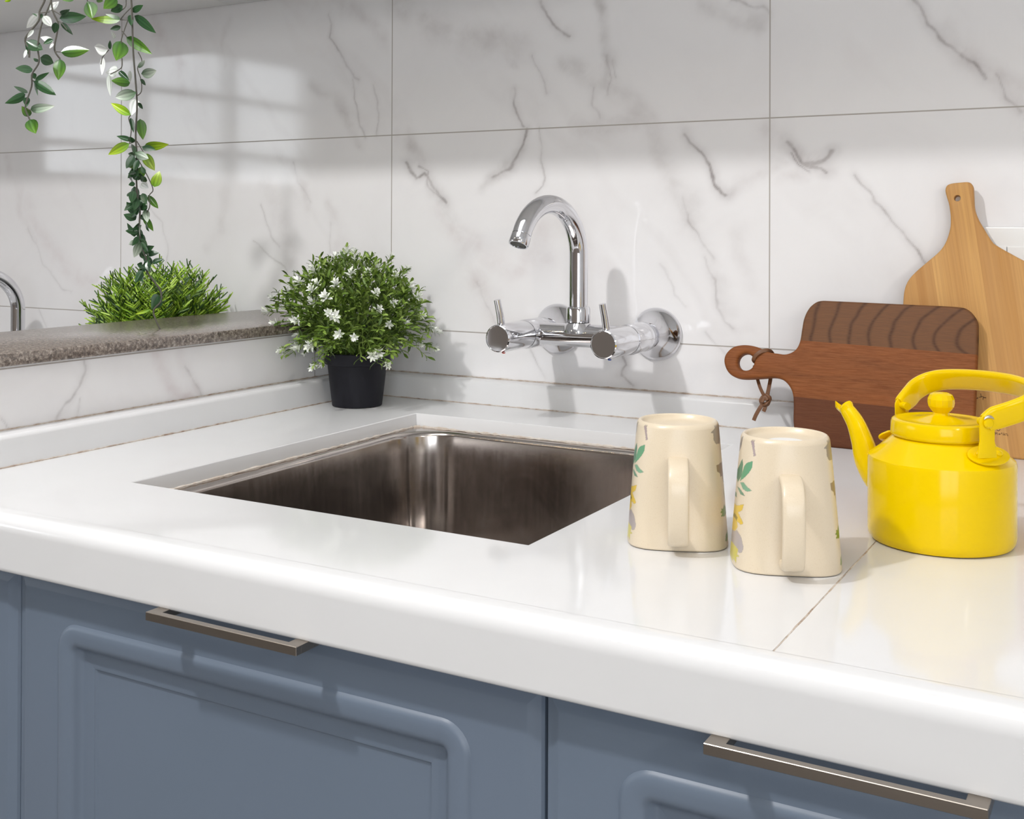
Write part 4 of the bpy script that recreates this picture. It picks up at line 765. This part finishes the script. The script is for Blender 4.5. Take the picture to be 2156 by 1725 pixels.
def vine(loc, LV_, LS_, r0, label, seed):
    t = empty('hanging_vine', loc, 0, label, 'vine', 'hanging artificial vines'); rr = random.Random(seed); o = Vector(loc)
    V, Fc, Cl = [], [], []
    for bx, by, bz, tx, ty, tz, w_, c in LV_:
        b = Vector((bx, by, bz))-o; tp = Vector((tx, ty, tz))-o
        view = (cam.location-(b+o)).normalized(); nr = (view+Vector((rr.uniform(-.45, .45), rr.uniform(-.3, .3), rr.uniform(-.35, .5)))).normalized()
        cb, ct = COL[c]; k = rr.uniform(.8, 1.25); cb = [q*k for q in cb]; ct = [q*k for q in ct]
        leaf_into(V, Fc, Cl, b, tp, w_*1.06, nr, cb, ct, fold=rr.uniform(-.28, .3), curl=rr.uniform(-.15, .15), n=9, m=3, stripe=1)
    # small leaves crowding the tangled lower strand
    main = crom([Vector(p)-o for p in LS_[0]], 6)
    lo = [p for p in main if (p.z+o.z < 1.27 and p.z+o.z > 1.09)] if len(LS_) > 10 else []
    for q in range(46 if lo else 0):
        p = lo[int(q/46*(len(lo)-1))]+Vector((rr.uniform(-.006, .006), rr.uniform(-.008, .008), 0)); d = Vector((rr.uniform(-1, 1), rr.uniform(-.6, .4), rr.uniform(-1.2, .4))).normalized()
        cb, ct = COL['d' if rr.random() > .12 else 'm']; Lf = rr.uniform(.013, .024)
        leaf_into(V, Fc, Cl, p, p+d*Lf, Lf*.55, Vector((rr.uniform(-1, 1), -1, rr.uniform(-.6, .8))).normalized(), cb, ct, fold=rr.uniform(-.3, .3), n=7, m=3, stripe=1)
    mesh_from('leaves', V, Fc, Cl, M['leaf'], t)
    bm = bmesh.new()
    for i, s in enumerate(LS_):
        P = crom([Vector(p)-o for p in s], 5)
        tube(bm, P, .0012 if i == 0 else (.0010 if len(s) > 6 and i < 3 else .0007), 8)
    # main stems rise to a hook under the upper cabinet
    for s in LS_[:2]:
        p = Vector(s[0])-o
        if p.z+o.z < 1.53: tube(bm, [p, p+Vector((0, 0, (1.5357-o.z-p.z)*.5)), Vector((p.x, p.y, 1.5357-o.z))], .0016, 8)
    obj('stem', bm, M['stem'], t)
    return t
vine((-.15, -.55, 1.53), VL, SL, 0, 'left trailing vine at the top left corner, short with dark leaves', 3)
vine((-.13, -.36, 1.53), VR, SR, 0, 'long trailing vine hanging down onto the granite ledge, right of the other vine', 4)
# flowering pot plant
def pot(parent, rb, rt, h, lip):
    bm = bmesh.new(); lathe(bm, [(rb*.9, 0), (rb, .0008), (rb+(rt-rb)*.55, h-lip-.001), (rt*.955, h-lip), (rt*.985, h-lip+.002), (rt, h-.001), (rt-.0015, h), (rt-.003, h-.001), (rt*.9, h-lip), (rt*.85, h*.8)], 64)
    o = obj('pot', bm, M['pot'], parent)
    bm = bmesh.new(); lathe(bm, [(rt*.84, h*.8), (rt*.9, h*.82), (rt*.5, h*.88), (.001, h*.9)], 32); obj('soil', bm, M['soil'], parent); return o
def quick_tube(V, Fc, Cl, P, r, col, n=3):
    T, N = frames(P); i0 = len(V)
    for i, p in enumerate(P):
        b_ = T[i].cross(N[i]); rr_ = r*(1-.5*i/len(P))
        for j in range(n): V.append(p+(N[i]*math.cos(2*PI*j/n)+b_*math.sin(2*PI*j/n))*rr_); Cl.append([*col, 1])
    for i in range(len(P)-1):
        for j in range(n): a = i0+i*n+j; b = i0+i*n+(j+1) % n; Fc.append((a, b, b+n, a+n))
def small_leaf(V, Fc, Cl, b, d, nr, L, w, col):
    d = d.normalized(); s = d.cross(nr)
    if s.length < 1e-3: s = d.cross(Vector((.3, .5, .8)))
    s.normalize(); nr = s.cross(d); i0 = len(V)
    for q, ww, u in ((0, .25, 0), (.45, 1, .06), (.8, .8, .05), (1, 0.1, -.05)):
        c = b+d*L*q+nr*u*L
        for f in (-1, 0, 1): V.append(c+s*f*w*ww/2+nr*abs(f)*w*.12); Cl.append([*col, 1])
    for i in range(3):
        for k in range(2): a = i0+i*3+k; Fc.append((a, a+1, a+4, a+3))
fp = empty('flowering_pot_plant', (.030, -.126, ZC+.0004), 0, 'white flowered green pot plant in a black plastic pot in the counter corner', 'potted plant')
pot(fp, .036, .0485, .0775, .017)
rr = random.Random(21); V, Fc, Cl = [], [], []; tips = []
greens = [(.10, .17, .022), (.16, .25, .035), (.055, .10, .014), (.24, .34, .07), (.12, .20, .02)]
NS = 340
for i in range(NS):
    u = (i+.5)/NS; el = math.asin(max(-1, 1-u*1.42)); az = i*2.39996+rr.uniform(-.2, .2)
    d = Vector((math.cos(el)*math.cos(az), math.cos(el)*math.sin(az), math.sin(el)))
    L_ = rr.uniform(.82, 1.06)
    root = Vector((rr.uniform(-.022, .022), rr.uniform(-.022, .022), .068))
    tip = Vector((-.012+d.x*.118*L_, d.y*.100*L_, .122+d.z*.098*L_))
    wall = -.002-(-.126)
    if tip.y > wall-.012: tip.y = wall-.012-rr.random()*.01
    if tip.x < -.0532-.030+.006 and tip.z+ZC < 1.022: tip.x = max(tip.x, -.110) if tip.y < -.0 else tip.x
    if tip.z+ZC < 1.03 and tip.x < -.070: tip.x = -.070+rr.uniform(-.004, .004)
    mid = root.lerp(tip, .55)+Vector((d.x*.012, d.y*.012, .022))
    if i > NS-75:      # low stems that spill over the rim of the pot
        az2 = i*2.39996; rho = rr.uniform(.060, .112); zz = rr.uniform(.068, .112); c_, s_q = math.cos(az2), math.sin(az2)
        root = Vector((c_*.03, s_q*.03, .074)); tip = Vector((c_*rho, min(s_q*rho, .115), zz))
        if tip.x < -.072: tip.x = -.072
        mid = root.lerp(tip, .5)+Vector((0, 0, .022)); d = Vector((c_, s_q, -.2))
    P = crom([root, mid, tip], 4); g = rr.choice(greens)
    quick_tube(V, Fc, Cl, P, .0008, [q*.9 for q in g])
    nl = 11
    for k in range(nl):
        s = .40+.60*k/(nl-1); q = s*(len(P)-1); a = int(min(q, len(P)-2)); p = P[a].lerp(P[a+1], q-a); tn = (P[a+1]-P[a]).normalized()
        ra = k*2.4+rr.random(); pr_ = Vector((math.cos(ra), math.sin(ra), rr.uniform(-.3, .6))); ld_ = (tn*.8+pr_*.8).normalized(); gg = rr.choice(greens); kk = .75+.5*s
        small_leaf(V, Fc, Cl, p, ld_, Vector((rr.uniform(-1, 1), rr.uniform(-1, 1), 1)), rr.uniform(.010, .0155), .0042, [x*kk for x in gg])
    tips.append((tip, (P[-1]-P[-2]).normalized(), i))
mesh_from('foliage', V, Fc, Cl, M['foliage'], fp)
# flower heads: three shapes copied
heads = []
for s in range(3):
    V, Fc, Cl = [], [], []; q = random.Random(40+s)
    for k in range(13):
        a = k*2.4; el_ = .25+1.0*(k/13); d = Vector((math.cos(a)*math.cos(el_), math.sin(a)*math.cos(el_), math.sin(el_))); base_ = Vector((0, 0, .002+.006*k/13))
        c_ = q.choice([(.86, .89, .82), (.80, .85, .70), (.9, .91, .88)])
        small_leaf(V, Fc, Cl, base_, d, Vector((0, 0, 1)) if s else Vector((.2, .1, 1)), q.uniform(.0075, .0115), .0038, c_)
    for k in range(4):
        a = k*1.6; small_leaf(V, Fc, Cl, Vector((0, 0, -.003)), Vector((math.cos(a), math.sin(a), .5)), Vector((0, 0, 1)), .010, .003, (.32, .42, .14))
    h = mesh_from('flower', V, Fc, Cl, M['foliage'], fp); heads.append(h)
camdir = (cam.location-Vector((.03, -.126, 1.0))).normalized()
sel = [t_ for t_ in tips if t_[0].z > -.5]
rr2 = random.Random(9); rr2.shuffle(sel); nf = 0
def put(h, tip, d):
    q = Vector((0, 0, 1)).rotation_difference((d+Vector((0, 0, .2))).normalized()); h.rotation_euler = (q.to_matrix() @ Matrix.Rotation(rr2.uniform(0, 6), 3, 'Z')).to_euler(); h.location = tip; k = rr2.uniform(.75, 1.15); h.scale = (k, k, k)
for tip, d, i in sel[:96]:
    if nf < 3: h = heads[nf]
    else: h = heads[nf % 3].copy(); C.objects.link(h)
    put(h, tip, d); nf += 1
# fine green plant behind the ledge
gp = empty('green_pot_plant', (-.345, -.145, .7705), 0, 'bushy bright green fern-like plant half hidden behind the granite ledge', 'potted plant')
pot(gp, .045, .058, .16, .018)
rr = random.Random(77); V, Fc, Cl = [], [], []
lime = [(.17, .31, .02), (.26, .42, .03), (.08, .16, .015), (.34, .50, .06), (.03, .08, .015)]
NS = 300
for i in range(NS):
    u = (i+.5)/NS; el = math.asin(1-u*1.1) if u*1.1 < 1 else -.12; az = i*2.39996+rr.uniform(-.3, .3)
    d = Vector((math.cos(el)*math.cos(az), math.cos(el)*math.sin(az), math.sin(el))); L_ = rr.uniform(.74, 1.10)
    root = Vector((rr.uniform(-.03, .03), rr.uniform(-.03, .03), .145)); tip = Vector((d.x*.112*L_, d.y*.112*L_, .225+d.z*.100*L_))
    if tip.y > .145-.012: tip.y = .130-rr.random()*.01
    if tip.x > .062 and tip.z+.77 < 1.055: tip.x = .062-rr.random()*.01
    mid = root.lerp(tip, .5)+Vector((d.x*.01, d.y*.01, .02)); P = crom([root, mid, tip], 4); g = rr.choice(lime)
    quick_tube(V, Fc, Cl, P, .0009, [q*.8 for q in g])
    for k in range(15):
        s = .35+.65*k/14; q = s*(len(P)-1); a = int(min(q, len(P)-2)); p = P[a].lerp(P[a+1], q-a); tn = (P[a+1]-P[a]).normalized()
        sd_ = tn.cross(Vector((0, 0, 1))); sd_ = sd_.normalized() if sd_.length > .01 else Vector((1, 0, 0)); up_ = sd_.cross(tn)
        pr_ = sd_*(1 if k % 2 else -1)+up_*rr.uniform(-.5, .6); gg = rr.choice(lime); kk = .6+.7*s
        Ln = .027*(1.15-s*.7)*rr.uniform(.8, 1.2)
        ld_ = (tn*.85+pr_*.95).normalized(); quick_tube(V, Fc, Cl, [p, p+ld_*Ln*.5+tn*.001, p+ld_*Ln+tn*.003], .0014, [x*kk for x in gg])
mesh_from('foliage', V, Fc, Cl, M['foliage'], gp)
